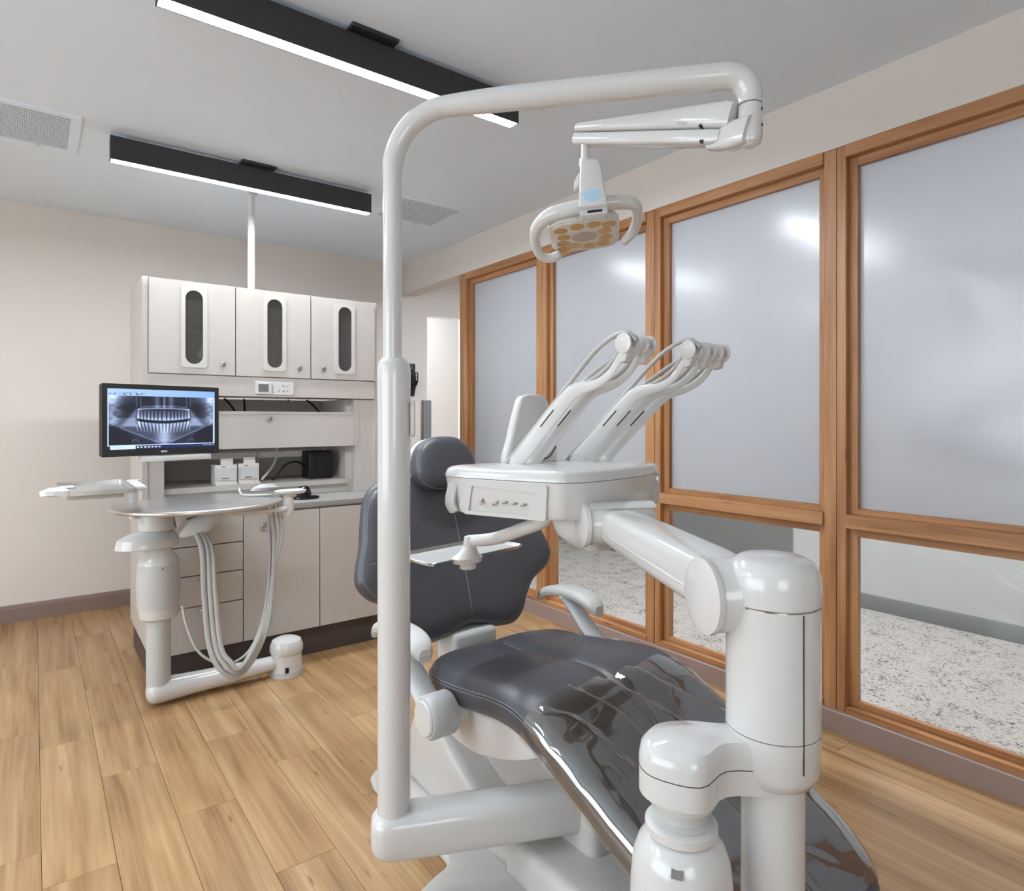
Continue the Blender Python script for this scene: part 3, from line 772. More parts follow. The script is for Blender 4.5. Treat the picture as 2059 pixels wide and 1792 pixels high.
# hoses: hang from the shroud, loop near the floor and rise to the holder
for k, (dx, r, low) in enumerate(((0, .0125, .155), (.022, .0115, .175), (.040, .0105, .192), (-.03, .006, .25))):
    yy = 3.02 - .012 * k
    if k < 3:
        pts = [(.575 + dx * .6, 3.11, .80), (.590 + dx, 3.04, .72), (.596 + dx, yy, .52), (.615 + dx, yy - .01, .30), (.66 + dx * .8, yy - .03, low + .035), (.725, yy - .03, low), (.80 - dx * .4, yy, low + .05), (.868 - dx * .5, 3.04, .34), (.905 - dx * .2, 3.09, .52), (.918 + dx * .9, 3.115, .72), (.905 + dx * 1.15, 3.118, .84), (.905 + dx * 1.15, 3.118, .905)]
    else:
        pts = [(.53, 3.15, .46), (.54, 3.1, .38), (.575, 3.05, .28), (.64, 3.02, .225), (.72, 3.0, .215), (.80, 3.02, .27), (.865, 3.06, .42), (.895, 3.10, .62), (.895, 3.115, .86)]
    obj('hose', tube(nb(), pts, r, 12, 7), 'hose', t)
    if k < 3: obj('hose_sleeve', tube(nb(), [(.905 + dx * 1.15, 3.118, .842), (.905 + dx * 1.15, 3.118, .925)], r * 1.12, 14, roundcap=False), 'chrome', t)
# auxiliary tray on the cart
ts = thing('side_tray', 'metal instrument tray on a bracket left of the oval table', 'tray', (.21, 2.8, 1.04))
TR = axes((.0, 0, 0), (1, 0, 0), (0, 1, 0), (0, 0, 1))
x0, x1, y0, y1 = .068, .285, 2.60, 3.02
obj('tray_floor', prism(nb(), rrect(x0, x1, y0, y1, .015), Matrix.Translation((0, 0, 1.037)), .003), 'alu', ts)
obj('tray_rim', prism(nb(), rrect(x0 - .008, x1 + .008, y0 - .008, y1 + .008, .02), Matrix.Translation((0, 0, 1.040)), .013, holes=[rrect(x0 + .001, x1 - .001, y0 + .001, y1 - .001, .014)]), 'alu', ts, 30)
bx('tray_support', (x0 + .02, x1 - .03, y0 + .02, y1 - .03, 1.022, 1.0365), 'base', ts, .003)
obj('tray_handle', loft(nb(), [ring(.075, 2.575, 1.040, .012, .010), ring(.055, 2.585, 1.046, .040, .022), ring(.055, 2.59, 1.060, .042, .024), ring(.06, 2.60, 1.070, .02, .012)]), 'white', ts)
obj('tray_stem', lathe(nb(), [(.018, .86), (.019, .985), (.024, 1.03)], Matrix.Translation((.352, 3.235, 0)), 20), 'whitesat', ts)
obj('tray_stem_arm', box(nb(), .24, .365, 2.93, 3.245, 1.012, 1.0285, .004), 'whitesat', ts)
obj('tray_clip', lathe(nb(), [(.022, 1.053), (.024, 1.058), (.016, 1.064)], Matrix.Translation((.09, 2.72, 0)), 20, 1.2, .7), 'white', ts)

# ------------------------------------------------------------------ dental chair
XC = 1.335
ch = thing('dental_chair', 'charcoal vinyl dental chair with white base and raised backrest', 'dental chair', (XC, 1.5, 0))
seat = cat([(1.915, .470, .20), (1.885, .490, .265), (1.81, .507, .305), (1.70, .516, .317), (1.55, .540, .320), (1.43, .560, .320), (1.33, .560, .319), (1.23, .532, .316), (1.11, .481, .311), (.97, .415, .304), (.84, .356, .296), (.74, .310, .282), (.66, .268, .24), (.615, .240, .17), (.600, .228, .08)], 6)
half = [(0, -.010), (.018, -.007), (.05, -.001), (.25, .003), (.5, .003), (.70, 0), (.83, -.006), (.91, -.015), (.965, -.030), (.985, -.036), (.99, -.040), (1.0, -.052), (1.0, -.072), (.985, -.092), (.94, -.100), (.5, -.102)]
sec = half + [(-a, b) for a, b in half[::-1][:-1]]
def seat_ring(i, section, grow=0.):
    y, z, hw = seat[i]
    a, b = seat[max(i - 1, 0)], seat[min(i + 1, len(seat) - 1)]
    tg = V((0, b[0] - a[0], b[1] - a[1])).normalized(); nn = V((0, tg.z, -tg.y))
    if nn.z < 0: nn = -nn
    fade = min(1, hw / .25)
    return [V((XC + f * (hw + grow), y, z)) + nn * (n * (.45 + .55 * fade) + grow) for f, n in section]
obj('seat_cushion', loft(nb(), [seat_ring(i, sec) for i in range(len(seat))]), 'vinyl', ch, 50)
for s in (-1, 1):
    for q in (-.0365, -.0445):
        obj('seat_stitching', tube(nb(), [seat_ring(i, [(s * (1.0 if q < -.04 else .992), q)])[0] for i in range(2, len(seat) - 3)], .0016, 6), 'thread', ch)
obj('seat_seam', tube(nb(), [seat_ring(i, [(.0, -.009)])[0] for i in range(2, len(seat) - 2)], .0022, 6), 'thread', ch)
# cross seam between seat halves
i0 = min(range(len(seat)), key=lambda i: abs(seat[i][0] - 1.70))
# backrest and headrest as pillows
def pillow(outline, c, T, depth_front, depth_back, bend=0., n=5):
    o = smoothpoly(outline, n); bm = nb(); rings = []
    lv = [(0.02, 1.0), (.25, 1.0), (.5, .985), (.72, .94), (.85, .86), (.92, .73), (.955, .58), (.965, .50), (.98, .40), (1.0, .15)]
    def P(p, s, d):
        x, z = c[0] + (p[0] - c[0]) * s, c[1] + (p[1] - c[1]) * s
        return T @ V((x, z, d + bend * x * x))
    for s, d in lv: rings.append([P(p, s, d * depth_front) for p in o])
    for s, d in [(1.0, -.2), (.985, -.55), (.95, -.8), (.85, -1), (.4, -1), (.02, -1)]: rings.append([P(p, s, -abs(d) * depth_back if d < 0 else 0) for p in o])
    return loft(bm, rings), o, lv
lean = math.atan(.38)
BT = axes((XC, 2.052, .50), (1, 0, 0), (0, math.sin(lean), math.cos(lean)), (0, -math.cos(lean), math.sin(lean)))
half_o = [(.0, .005), (.10, -.020), (.19, -.028), (.245, .0), (.285, .065), (.335, .125), (.405, .165), (.440, .215), (.432, .275), (.405, .35), (.385, .44), (.360, .52), (.31, .575), (.22, .605), (.10, .615)]
outl = half_o + [(-a, b) for a, b in half_o[::-1]][:-1]
bmb, bo, blv = pillow(outl, (0, .30), BT, .062, .045, bend=.25)
br = obj('backrest', bmb, 'vinyl', ch, 55)
def on_pillow(T, c, o, lv, df, x, z, bend, eps=.0):
    # fraction s along the ray from the centre
    d = V((x - c[0], z - c[1])); L_ = d.length
    if L_ < 1e-6: s = 0
    else:
        a = math.atan2(d.y, d.x); best = None
        for p in o:
            q = math.atan2(p[1] - c[1], p[0] - c[0]); da = abs((q - a + math.pi) % (2 * math.pi) - math.pi)
            if best is None or da < best[0]: best = (da, math.hypot(p[0] - c[0], p[1] - c[1]))
        s = L_ / best[1]
    h = lv[-1][1]
    for (s0, d0), (s1, d1) in zip(lv[:-1], lv[1:]):
        if s <= s1: h = d0 + (d1 - d0) * max(0, (s - s0) / (s1 - s0)); break
    return T @ V((x, z, h * df + bend * x * x + eps))
obj('back_seam', tube(nb(), [on_pillow(BT, (0, .3), bo, blv, .062, 0, .005 + .585 * k / 30, .25, -.001) for k in range(31)], .0022, 6), 'thread', br)
obj('lumbar_seam', tube(nb(), [on_pillow(BT, (0, .3), bo, blv, .062, x_, .315 - .10 * abs(x_), .25, -.001) for x_ in [-.40 + .02 * k for k in range(5)]], .0022, 6), 'thread', br)
obj('lumbar_seam', tube(nb(), [on_pillow(BT, (0, .3), bo, blv, .062, x_, .305 + .04 * (x_ - .2), .25, -.001) for x_ in [.16 + .02 * k for k in range(13)]], .0022, 6), 'thread', br)
obj('edge_stitching', tube(nb(), [BT @ V((p[0] * .962, .30 + (p[1] - .30) * .962, .062 * .545 + .25 * (p[0] * .962) ** 2)) for p in bo + bo[:1]], .0016, 6), 'thread', br)
hl = math.radians(14)
HT = axes((1.312, 2.20, 1.115), (1, 0, 0), (0, math.sin(hl), math.cos(hl)), (0, -math.cos(hl), math.sin(hl)))
hh = [(0, -.102), (.07, -.100), (.118, -.075), (.140, -.030), (.132, .030), (.105, .078), (.06, .106)]
hout = hh + [(0, .112)] + [(-a, b) for a, b in hh[::-1]][:-1]
bmh, ho, hlv = pillow(hout, (0, 0), HT, .060, .035)
hr = obj('headrest', bmh, 'vinyl', ch, 55)
obj('headrest_shell', pillow([(a * 1.03, b * 1.03) for a, b in hout], (0, 0), HT @ Matrix.Translation((0, 0, -.036)), .012, .025)[0], 'white', hr)
obj('headrest_stitching', tube(nb(), [HT @ V((p[0] * .962, p[1] * .962, .060 * .545)) for p in ho + ho[:1]], .0016, 6), 'thread', hr)
obj('back_shell', pillow([(a * .93, .02 + b * .93) for a, b in outl], (0, .3), BT @ Matrix.Translation((0, 0, -.05)), .006, .03, bend=.25)[0], 'white', ch)
obj('back_bracket', box(nb(), XC - .10, XC + .10, 1.99, 2.12, .20, .50, .02, 3), 'greypl', ch)
# seat pan, lift and base
def yz(pts, x0, x1, bev=.02, seg=3): return prism(nb(), pts, axes((x0, 0, 0), (0, 1, 0), (0, 0, 1), (1, 0, 0)), x1 - x0, bev, seg)
obj('seat_pan', yz(smoothpoly([(1.86, .41), (1.84, .345), (1.72, .302), (1.58, .300), (1.42, .345), (1.29, .405), (1.27, .44), (1.5, .445), (1.75, .425)], 4), XC - .285, XC + .285, .03, 4), 'white', ch)
obj('lift_column', box(nb(), XC - .16, XC + .16, 1.20, 1.80, .02, .34, .03, 3), 'base', ch)
obj('lift_housing', yz(smoothpoly([(2.02, .02), (2.04, .16), (1.97, .295), (1.86, .288), (1.66, .185), (1.50, .135), (1.44, .115), (1.44, .02)], 3), XC - .275, XC + .275, .045, 4), 'base', ch)
obj('front_cover', yz([(1.435, .02), (1.435, .120), (1.40, .135), (1.1, .135), (.90, .11), (.86, .02)], XC - .285, XC + .285, .03, 4), 'base', ch)
obj('base_plate', prism(nb(), smoothpoly([(.955, 2.1), (.955, 1.85), (.955, 1.62), (.94, 1.555), (.87, 1.53), (.76, 1.47), (.72, 1.36), (.78, 1.22), (.93, 1.05), (.98, .86), (1.05, .78), (1.35, .76), (1.62, .80), (1.70, 1.0), (1.71, 1.6), (1.70, 2.1), (1.5, 2.16), (1.15, 2.16)], 4), I4, .030, .012), 'base', ch)
# armrests
for s in (-1, 1):
    X = XC + s * .375
    T = axes((X, 0, 0), (0, 1, 0), (0, 0, 1), (s, 0, 0))
    pad = cat([(2.06, .565, .022), (2.02, .592, .034), (1.95, .612, .042), (1.86, .622, .046), (1.78, .616, .048), (1.735, .598, .040), (1.715, .580, .022)], 4)
    rings = [[V((X + hw * .92 * math.copysign(abs(math.cos(q)) ** .7, math.cos(q)), y, z - .012 + .021 * math.copysign(abs(math.sin(q)) ** .7, math.sin(q)))) for q in [2 * math.pi * k / 20 for k in range(20)]] for y, z, hw in pad]
    ar = obj('armrest_pad', loft(nb(), rings), 'pad', ch)
    for dz in (-.002, -.012):
        obj('pad_groove', tube(nb(), [(X + e * hw * .925, y, z - .012 + dz) for e, rng in ((-1, pad),) for y, z, hw in rng] + [(X + hw * .925, y, z - .012 + dz) for y, z, hw in pad[::-1]], .0012, 6), 'hose', ar)
    obj('armrest_strut', tube(nb(), [(X, 1.90, .578), (X, 1.84, .545), (X, 1.76, .480), (X, 1.66, .415)], [.016, .02, .022, .024], 14, 5, ry=.028, up=(1, 0, 0)), 'greypl', ch)
    obj('armrest_pivot', lathe(nb(), [(.060, -.045), (.064, -.038), (.064, .030), (.058, .040)], frame((X, 1.645, .415), (s, 0, 0)), 32), 'greypl', ch)
    obj('pivot_cap', lathe(nb(), [(.052, .0), (.052, .044), (.048, .049), (.0, .050)], frame((X, 1.645, .415), (s, 0, 0)), 32), 'white', ch)
    obj('pivot_axle', lathe(nb(), [(.038, -.12), (.038, -.04)], frame((X, 1.645, .415), (s, 0, 0)), 24), 'white', ch)
# clear protective film over the leg end of the seat
def film():
    nt_ = 100; ids = [i for i, q in enumerate(seat) if .635 < q[0] < 1.285]
    fine = []
    for a, b in zip(ids[:-1], ids[1:]):
        for k in range(5): fine.append((a, b, k / 5))
    fine.append((ids[-1], ids[-1], 0))
    rings = []
    for a, b, f in fine:
        sect = []
        for k in range(nt_ + 1):
            tt = -1.0 + 2.0 * k / nt_
            if tt < -.955: sect.append((-1.008, -.045 - (-.955 - tt) * 1.1))
            elif tt > .955: sect.append((1.008, -.045 - (tt - .955) * .6))
            else:
                q = abs(tt) / .955
                # height of the cushion top at this fraction
                for (f0, n0), (f1, n1) in zip(half[:-1], half[1:]):
                    if f0 <= q <= f1 + 1e-6: h = n0 + (n1 - n0) * ((q - f0) / max(1e-6, f1 - f0)); break
                sect.append((math.copysign(q, tt), h if q < .995 else -.045))
        ra, rb = seat_ring(a, sect, .005), seat_ring(b, sect, .005)
        rr = []
        for k, (p, q) in enumerate(zip(ra, rb)):
            c_ = p.lerp(q, f); tt = -1 + 2.0 * k / nt_
            tug = math.exp(-((c_.y - 1.14) / .16) ** 2)
            wv = noise.noise(V((c_.x * 3.2 + .8 * c_.y, c_.y * 13 - 3.5 * abs(c_.x - XC), 1.7))) * .5 + noise.noise(V((c_.x * 7, c_.y * 26 + c_.x * 6, 4.2))) * .22
            side = 1 if abs(tt) < .93 else .35
            ph = (c_.x + .45 * (c_.y - 1.15)) / .125 + .9 * noise.noise(V((c_.x * 3, c_.y * 7, 5.1))); fr_ = ph - math.floor(ph)
            fold = (fr_ / .76 if fr_ < .76 else (1 - fr_) / .24) * (.45 + .75 * max(0, noise.noise(V((c_.x * 5, c_.y * 11, 2.2))) + .4))
            fold *= max(0, 1 - (tt / .9) ** 4)
            c_ += V((0, .35, .93)) * (.0045 * side + (.016 * tug + .0045) * side * max(-.25, wv) + (.036 * tug + .002) * side * fold)
            rr.append(c_)
        rings.append(rr)
    bm = loft(nb(), rings, closed=False)
    return bm
tag(obj('plastic_seat_cover', film(), 'film', None, 80), 'clear wrinkled plastic film over the leg end of the chair', 'plastic cover')

# ------------------------------------------------------------------ dental light on its pole
dl = thing('dental_light', 'white dental light hanging from a tall curved pole', 'dental light', (.752, 1.502, 0))
b0, b1 = V((.752, 1.502, .225)), V((1.30, 1.258, .225)); bd = (b1 - b0).normalized(); bs = V((bd.y, -bd.x, 0))
def foot_ring(s_, hw, hz, n=32):
    c_ = b0 + bd * s_; f_ = lambda v_: math.copysign(abs(v_) ** .62, v_)
    return [c_ + bs * (hw * f_(math.cos(2 * math.pi * k / n))) + V((0, 0, hz * f_(math.sin(2 * math.pi * k / n)))) for k in range(n)]
obj('base_arm', loft(nb(), [foot_ring(-.062, .018, .022), foot_ring(-.058, .036, .040), foot_ring(-.046, .050, .052), foot_ring(-.026, .058, .059), foot_ring(.0, .060, .061), foot_ring(.3, .060, .061), foot_ring(.6, .060, .061)]), 'white', dl)
PX, PY = .750, 1.504
obj('lower_pole', lathe(nb(), [(.0425, .26), (.0425, 1.33), (.0432, 1.40), (.0432, 1.425), (.040, 1.445), (.032, 1.456), (.025, 1.459)], Matrix.Translation((PX, PY, 0)), 36), 'white', dl)
obj('pole_catch', prism(nb(), rrect(-.048, .048, -.014, .014, .013), axes((PX + .034, PY - .030, 1.30), (0, 0, 1), (.55, .83, 0), (.83, -.55, 0)), .010, .003), 'white', dl)
A0, A1 = V((.746, 1.505, 0)), V((1.329, .841, 0)); dr = (A1 - A0).normalized()
def ap(s, z): q = A0 + dr * s; return (q.x, q.y, z)
R_ = .024
pts = [ap(0, 1.455), ap(0, 1.60), ap(0, 1.80), ap(0, 1.93)] + [ap(.155 - .155 * math.cos(q), 1.945 + .155 * math.sin(q)) for q in [math.radians(8 + 10 * k) for k in range(9)]] + [ap(.30, 2.103), ap(.60, 2.103), ap(.80, 2.103), ap(.842, 2.100), ap(.868, 2.086), ap(.882, 2.060), ap(.884, 2.040), ap(.884, 2.03)]
rad = [.0245] * 4 + [.0265] * 9 + [.030, .031, .031, .031, .030, .029, .0265, .0265]
obj('curved_pole', tube(nb(), pts, rad, 28, 3, roundcap=False), 'white', dl)
J = ap(.884, 0)
jn = obj('swivel_joint', lathe(nb(), [(.0245, 2.028), (.0265, 2.026), (.0275, 1.985), (.0275, 1.955), (.024, 1.940), (.014, 1.932)], Matrix.Translation((J[0], J[1], 0)), 28), 'white', dl)
for dz in (2.012, 1.975): obj('set_screw', lathe(nb(), [(.0035, 0), (.0035, .0285)], frame((J[0], J[1], dz), (.15, -1, 0)), 10), 'black', jn)
# spring arm
S0, S1 = V((1.312, .880, 1.980)), V((1.278, 1.358, 2.134))
sd = (S1 - S0).normalized(); su = V((0, 0, 1)); su = (su - sd * su.dot(sd)).normalized(); sx = sd.cross(su)
def arm_ring(s, w_, zt, zb, n=20):
    c_ = S0 + (S1 - S0) * s; out = []
    for k in range(n):
        q = 2 * math.pi * k / n; cx_ = math.copysign(abs(math.cos(q)) ** .45, math.cos(q)); cz = math.copysign(abs(math.sin(q)) ** .45, math.sin(q))
        out.append(c_ + sx * (w_ * cx_) + su * ((zt + zb) / 2 + (zt - zb) / 2 * cz))
    return out
obj('spring_arm_lower', loft(nb(), [arm_ring(.03, .024, -.001, -.033), arm_ring(.06, .028, -.0008, -.037), arm_ring(.55, .028, -.0008, -.036), arm_ring(.985, .027, -.0008, -.034), arm_ring(1.01, .025, -.001, -.032)]), 'white', dl)
obj('spring_arm_upper', loft(nb(), [arm_ring(.0, .024, .060, .001), arm_ring(.03, .028, .064, .0008), arm_ring(.5, .028, .0445, .0008), arm_ring(.985, .027, .026, .0008), arm_ring(1.01, .025, .024, .001)]), 'white', dl)
obj('arm_hinge', loft(nb(), [arm_ring(-.10, .024, .030, -.032), arm_ring(-.02, .024, .020, -.046), arm_ring(.06, .020, -.004, -.046), arm_ring(.10, .012, -.02, -.044)]), 'white', dl)
obj('hinge_pin', lathe(nb(), [(.006, -.0275), (.006, .0275)], frame(S0 + sd * .055 - su * .030, sx), 14), 'black', dl)
obj('adjust_pin', lathe(nb(), [(.004, -.0285), (.004, .0285)], frame(S0 + sd * .07 + su * .004, sx), 12), 'black', dl)
bm = nb()
lf = frame(S0 + sd * .115 + su * .010 - sx * .0268, -sx, -sd)
for k in range(4): prism(bm, rrect(.0 + k * .0075, .006 + k * .0075, -.004, .004, .0015), axes(S0 + sd * (.14) + su * .012 - sx * .0272, -sd, su, -sx), .0008, holes=[rrect(.0018 + k * .0075, .0042 + k * .0075, -.002, .002, .0008)])
obj('embossed_logo', bm, 'greypl', dl)
# lamp head
obj('head_stem', lathe(nb(), [(.012, 2.045), (.012, 2.10)], Matrix.Translation((1.274, 1.335, 0)), 20), 'white', dl)
obj('stem_collar', lathe(nb(), [(.018, 2.028), (.018, 2.050), (.014, 2.054)], Matrix.Translation((1.274, 1.335, 0)), 20), 'white', dl)
ha, hb = V((.70, -.71, .08)).normalized(), V((.69, .70, -.18)).normalized()
hn = ha.cross(hb).normalized(); hb = hn.cross(ha).normalized()      # hn points up
HC = V((1.300, 1.366, 1.842)); LH = axes(HC, ha, hb, hn)
dome = obj('lamp_shell', loft(nb(), [[LH @ V((x * s, y * s, z)) for x, y in rrect(-.102, .102, -.098, .098, .045, 6)] for s, z in ((.95, -.001), (1.0, .004), (1.0, .018), (.9, .034), (.6, .046), (.2, .050))]), 'white', dl)
obj('lamp_face', prism(nb(), rrect(-.093, .093, -.089, .089, .04, 6), LH @ Matrix.Translation((0, 0, -.0035)), .003, .001), 'lampface', dl)
obj('face_lens', lathe(nb(), [(.034, -.0048), (.034, -.0036)], LH, 28, 1.1, .9), pm('lens_grey', (176, 164, 152), .25), dl)
for (a, b) in ((-.066, -.052), (-.018, -.066), (.030, -.068), (.072, -.060), (-.060, -.010), (.060, -.022), (-.064, .030), (.062, .018), (-.030, .050), (.012, .060), (.054, .056), (-.068, .068)):
    obj('reflector', lathe(nb(), [(.0195, -.0050), (.0195, -.0036)], LH @ Matrix.Translation((a, b, 0)), 24, 1.0, .85), 'amber', dl)
hp = [(-.080, .060, -.022), (-.108, .062, -.030), (-.136, .045, -.026), (-.146, -.005, -.006), (-.130, -.066, .014), (-.085, -.098, .026), (-.02, -.108, .032), (.05, -.108, .034), (.11, -.104, .034), (.148, -.082, .032), (.156, -.025, .024), (.143, .030, .008), (.116, .062, -.004)]
obj('handlebar', tube(nb(), [LH @ V(p) for p in hp], [.014, .015, .014, .015, .018, .021, .022, .022, .020, .017, .015, .015, .013], 18, 5), 'white', dl)
# yoke: flat white panel between stem and handlebar
YT, YB_ = V((1.247, 1.290, 2.026)), V((1.192, 1.222, 1.866))
yd = (YB_ - YT).normalized(); yr = ha - yd * ha.dot(yd); yr.normalize(); yn = yd.cross(yr).normalized()
if yn.dot(V((1, 1, 0))) > 0: yn = -yn
YM = axes(YT, yr, yd, yn)
L0 = (YB_ - YT).length
obj('yoke', prism(nb(), [(-.026, .022), (-.022, .008), (-.008, 0), (.012, 0), (.026, .006), (.030, .022), (.040, L0), (-.036, L0)], YM @ Matrix.Translation((0, 0, -.022)), .030, .006), 'white', dl)
obj('yoke_side', prism(nb(), [(-.028, .02), (-.046, .06), (-.048, .09), (-.030, .075)], YM @ Matrix.Translation((0, 0, -.026)), .012, .002), 'whitesat', dl)
obj('yoke_foot', prism(nb(), rrect(-.034, .040, L0 - .002, L0 + .020, .006), YM @ Matrix.Translation((0, 0, -.030)), .024, .003), 'greypl', dl)
obj('sensor_slot', prism(nb(), rrect(-.014, .026, L0 + .005, L0 + .014, .003), YM @ Matrix.Translation((0, 0, -.0065)), .001), 'black', dl)
bz = L0 - .035
obj('badge', prism(nb(), smoothpoly([(-.016, bz - .018), (.020, bz - .018), (.026, bz - .004), (.020, bz + .014), (.002, bz + .022), (-.016, bz + .014), (-.022, bz - .004)], 4), YM @ Matrix.Translation((0, 0, .0078)), .0008), 'blue', dl)
for k in range(4): obj('badge_icon', prism(nb(), [(-.012 + .0095 * k + .0032 * math.cos(q), bz - .005 + .0032 * math.sin(q)) for q in [2 * math.pi * j / 12 for j in range(12)]], YM @ Matrix.Translation((0, 0, .0087)), .0004, holes=[[(-.012 + .0095 * k + .0016 * math.cos(q), bz - .005 + .0016 * math.sin(q)) for q in [2 * math.pi * j / 8 for j in range(8)]]] if k in (0, 3) else ()), 'white', dl)
for k in range(3): obj('badge_icon', prism(nb(), rrect(-.011 + .010 * k, -.004 + .010 * k, bz + .005, bz + .008, .001), YM @ Matrix.Translation((0, 0, .0087)), .0004), 'white', dl)

# ------------------------------------------------------------------ delivery unit on its post
du = thing('delivery_unit', 'white dental delivery unit on a jointed arm with five instrument whips', 'delivery unit', (.902, .533, 0))
DX, DY = .902, .533
DP = Matrix.Translation((DX, DY, 0))
obj('post_foot', lathe(nb(), [(.11, 0), (.11, .02), (.06, .035), (.046, .05)], DP, 32), 'base', du)
obj('post_tube', lathe(nb(), [(.046, .03), (.046, .79)], DP, 36), 'white', du)
obj('post_collar', lathe(nb(), [(.046, .752), (.058, .758), (.0665, .775), (.0685, .832)], DP, 44), 'white', du)
obj('post_housing', lathe(nb(), [(.0683, .8335), (.0678, 1.020)], DP, 44), 'white', du)
obj('post_ring', lathe(nb(), [(.0655, 1.019), (.0655, 1.024)], DP, 44), 'chrome', du)
obj('post_cap', lathe(nb(), [(.0683, 1.0235), (.0690, 1.050), (.067, 1.068), (.059, 1.083), (.046, 1.090), (.004, 1.093)], DP, 44), 'white', du)
# vertical seam down the housing
sa = math.radians(-112)
obj('housing_seam', tube(nb(), [(DX + .0683 * math.cos(sa), DY + .0683 * math.sin(sa), z) for z in (.79, .83, .92, 1.018)], .0009, 6), 'dark', du)
P0, P1 = V((.885, .575, 1.026)), V((1.150, 1.100, 1.040))
ad = V((P1.x - P0.x, P1.y - P0.y, 0)).normalized(); an = V((ad.y, -ad.x, 0))       # an points to camera right
obj('near_pivot', lathe(nb(), [(.054, -.058), (.056, -.055), (.056, .075), (.052, .08)], frame(P0, an), 40), 'white', du)
obj('near_pivot_disc', lathe(nb(), [(.0575, 0), (.0590, .003), (.0585, .010), (.045, .0135), (.001, .0145)], frame(P0 - an * .058, -an), 44), 'white', du)
def bar_ring(s, hw, hz, e=.45, n=28):
    c_ = P0 + (P1 - P0) * s; out = []
    for k in range(n):
        q = 2 * math.pi * k / n
        out.append(c_ + an * (hw * math.copysign(abs(math.cos(q)) ** e, math.cos(q))) + V((0, 0, hz * math.copysign(abs(math.sin(q)) ** e, math.sin(q)))))
    return out
obj('arm', loft(nb(), [bar_ring(.03, .046, .045), bar_ring(.2, .050, .046), bar_ring(.6, .050, .044), bar_ring(.9, .050, .042), bar_ring(.96, .046, .038)]), 'white', du)
obj('arm_trim', tube(nb(), [P0 + (P1 - P0) * s - an * .0495 + V((0, 0, -.012)) for s in (.12, .5, .9)], .0016, 6), 'whitesat', du)
obj('far_pivot', lathe(nb(), [(.048, -.075), (.050, -.072), (.050, .085), (.046, .092), (.03, .097)], frame(P1, an), 40), 'white', du)
obj('far_pivot_disc', lathe(nb(), [(.053, 0), (.055, .002), (.054, .012), (.04, .016), (.001, .0165)], frame(P1 - an * .074, -an), 44), 'white', du)
obj('far_pivot_cover', prism(nb(), [(.055 * math.cos(math.radians(q)), .055 * math.sin(math.radians(q))) for q in range(20, 131, 10)] + [(.05 * math.cos(math.radians(q)), .05 * math.sin(math.radians(q))) for q in range(130, 19, -10)], axes(P1 - an * .074, ad, (0, 0, 1), an), .17), 'white', du)
SH = V((1.150, 1.215, 0))
obj('swivel_hub', loft(nb(), [ring(SH.x + .03, SH.y - .02, .955, .03, .03), ring(SH.x + .02, SH.y - .015, .962, .052, .05), ring(SH.x, SH.y, 1.0, .072, .068), ring(SH.x - .005, SH.y + .005, 1.03, .075, .07), ring(SH.x - .005, SH.y + .005, 1.062, .075, .07)]), 'white', du)
# head
plan = [(.884, 1.452), (.900, 1.395), (.990, 1.170), (1.030, 1.128), (1.10, 1.118), (1.25, 1.138), (1.40, 1.185), (1.452, 1.215), (1.475, 1.265), (1.475, 1.40), (1.45, 1.47), (1.30, 1.49), (1.0, 1.505), (.91, 1.50)]
pc = (1.19, 1.32)
def plan_ring(s, z, sm=4, dx=0): return [V((pc[0] + (x - pc[0]) * s + dx, pc[1] + (y - pc[1]) * s, z)) for x, y in smoothpoly(plan, sm)]
obj('head_body', loft(nb(), [plan_ring(.70, 1.050), plan_ring(.93, 1.052), plan_ring(.955, 1.060), plan_ring(.975, 1.10), plan_ring(.995, 1.144)]), 'white', du, 50)
obj('head_cover', loft(nb(), [plan_ring(1.0, 1.1455), plan_ring(1.0, 1.150), plan_ring(.985, 1.163), plan_ring(.955, 1.170), plan_ring(.90, 1.1725), plan_ring(.2, 1.174)]), 'white', du, 50)
# control recess on the left face: frame and sunken plate with toggles
LA, LB = V((.895, 1.428, 0)), V((1.000, 1.160, 0)); lx = (LB - LA).normalized(); lnrm = V((lx.y, -lx.x, 0)).normalized()
if lnrm.x > 0: lnrm = -lnrm
LL = (LB - LA).length
ly = (V((0, 0, 1)) + lnrm * .09).normalized(); lz = lx.cross(ly)
if lz.dot(lnrm) < 0: lz = -lz
LT = axes(V((pc[0], pc[1], 0)) + (LA - V((pc[0], pc[1], 0))) * .968 + lnrm * .005 + V((0, 0, 1.060)), lx, ly, lz) @ Matrix.Translation((0, -1.060, 0))
fo = [(.004, 1.066), (.010, 1.056), (.024, 1.050), (LL - .03, 1.051), (LL - .026, 1.055), (LL - .018, 1.136), (LL - .022, 1.140), (.040, 1.143), (.026, 1.140), (.018, 1.132)]
obj('panel_frame', prism(nb(), fo, LT @ Matrix.Translation((0, 0, -.012)), .0175, holes=[[(.032, 1.060), (LL - .075, 1.061), (LL - .045, 1.118), (.048, 1.126)]]), 'white', du, 25)
obj('control_plate', prism(nb(), [(.030, 1.058), (LL - .073, 1.059), (LL - .043, 1.120), (.046, 1.128)], LT @ Matrix.Translation((0, 0, -.0155)), .006), 'whitesat', du)
obj('side_bumper', tube(nb(), [(.935, 1.440, 1.160), (.912, 1.448, 1.152), (.897, 1.448, 1.122), (.887, 1.447, 1.078), (.895, 1.442, 1.055)], .012, 14, 4, ry=.026, up=(0, 1, 0)), 'greypl', du)
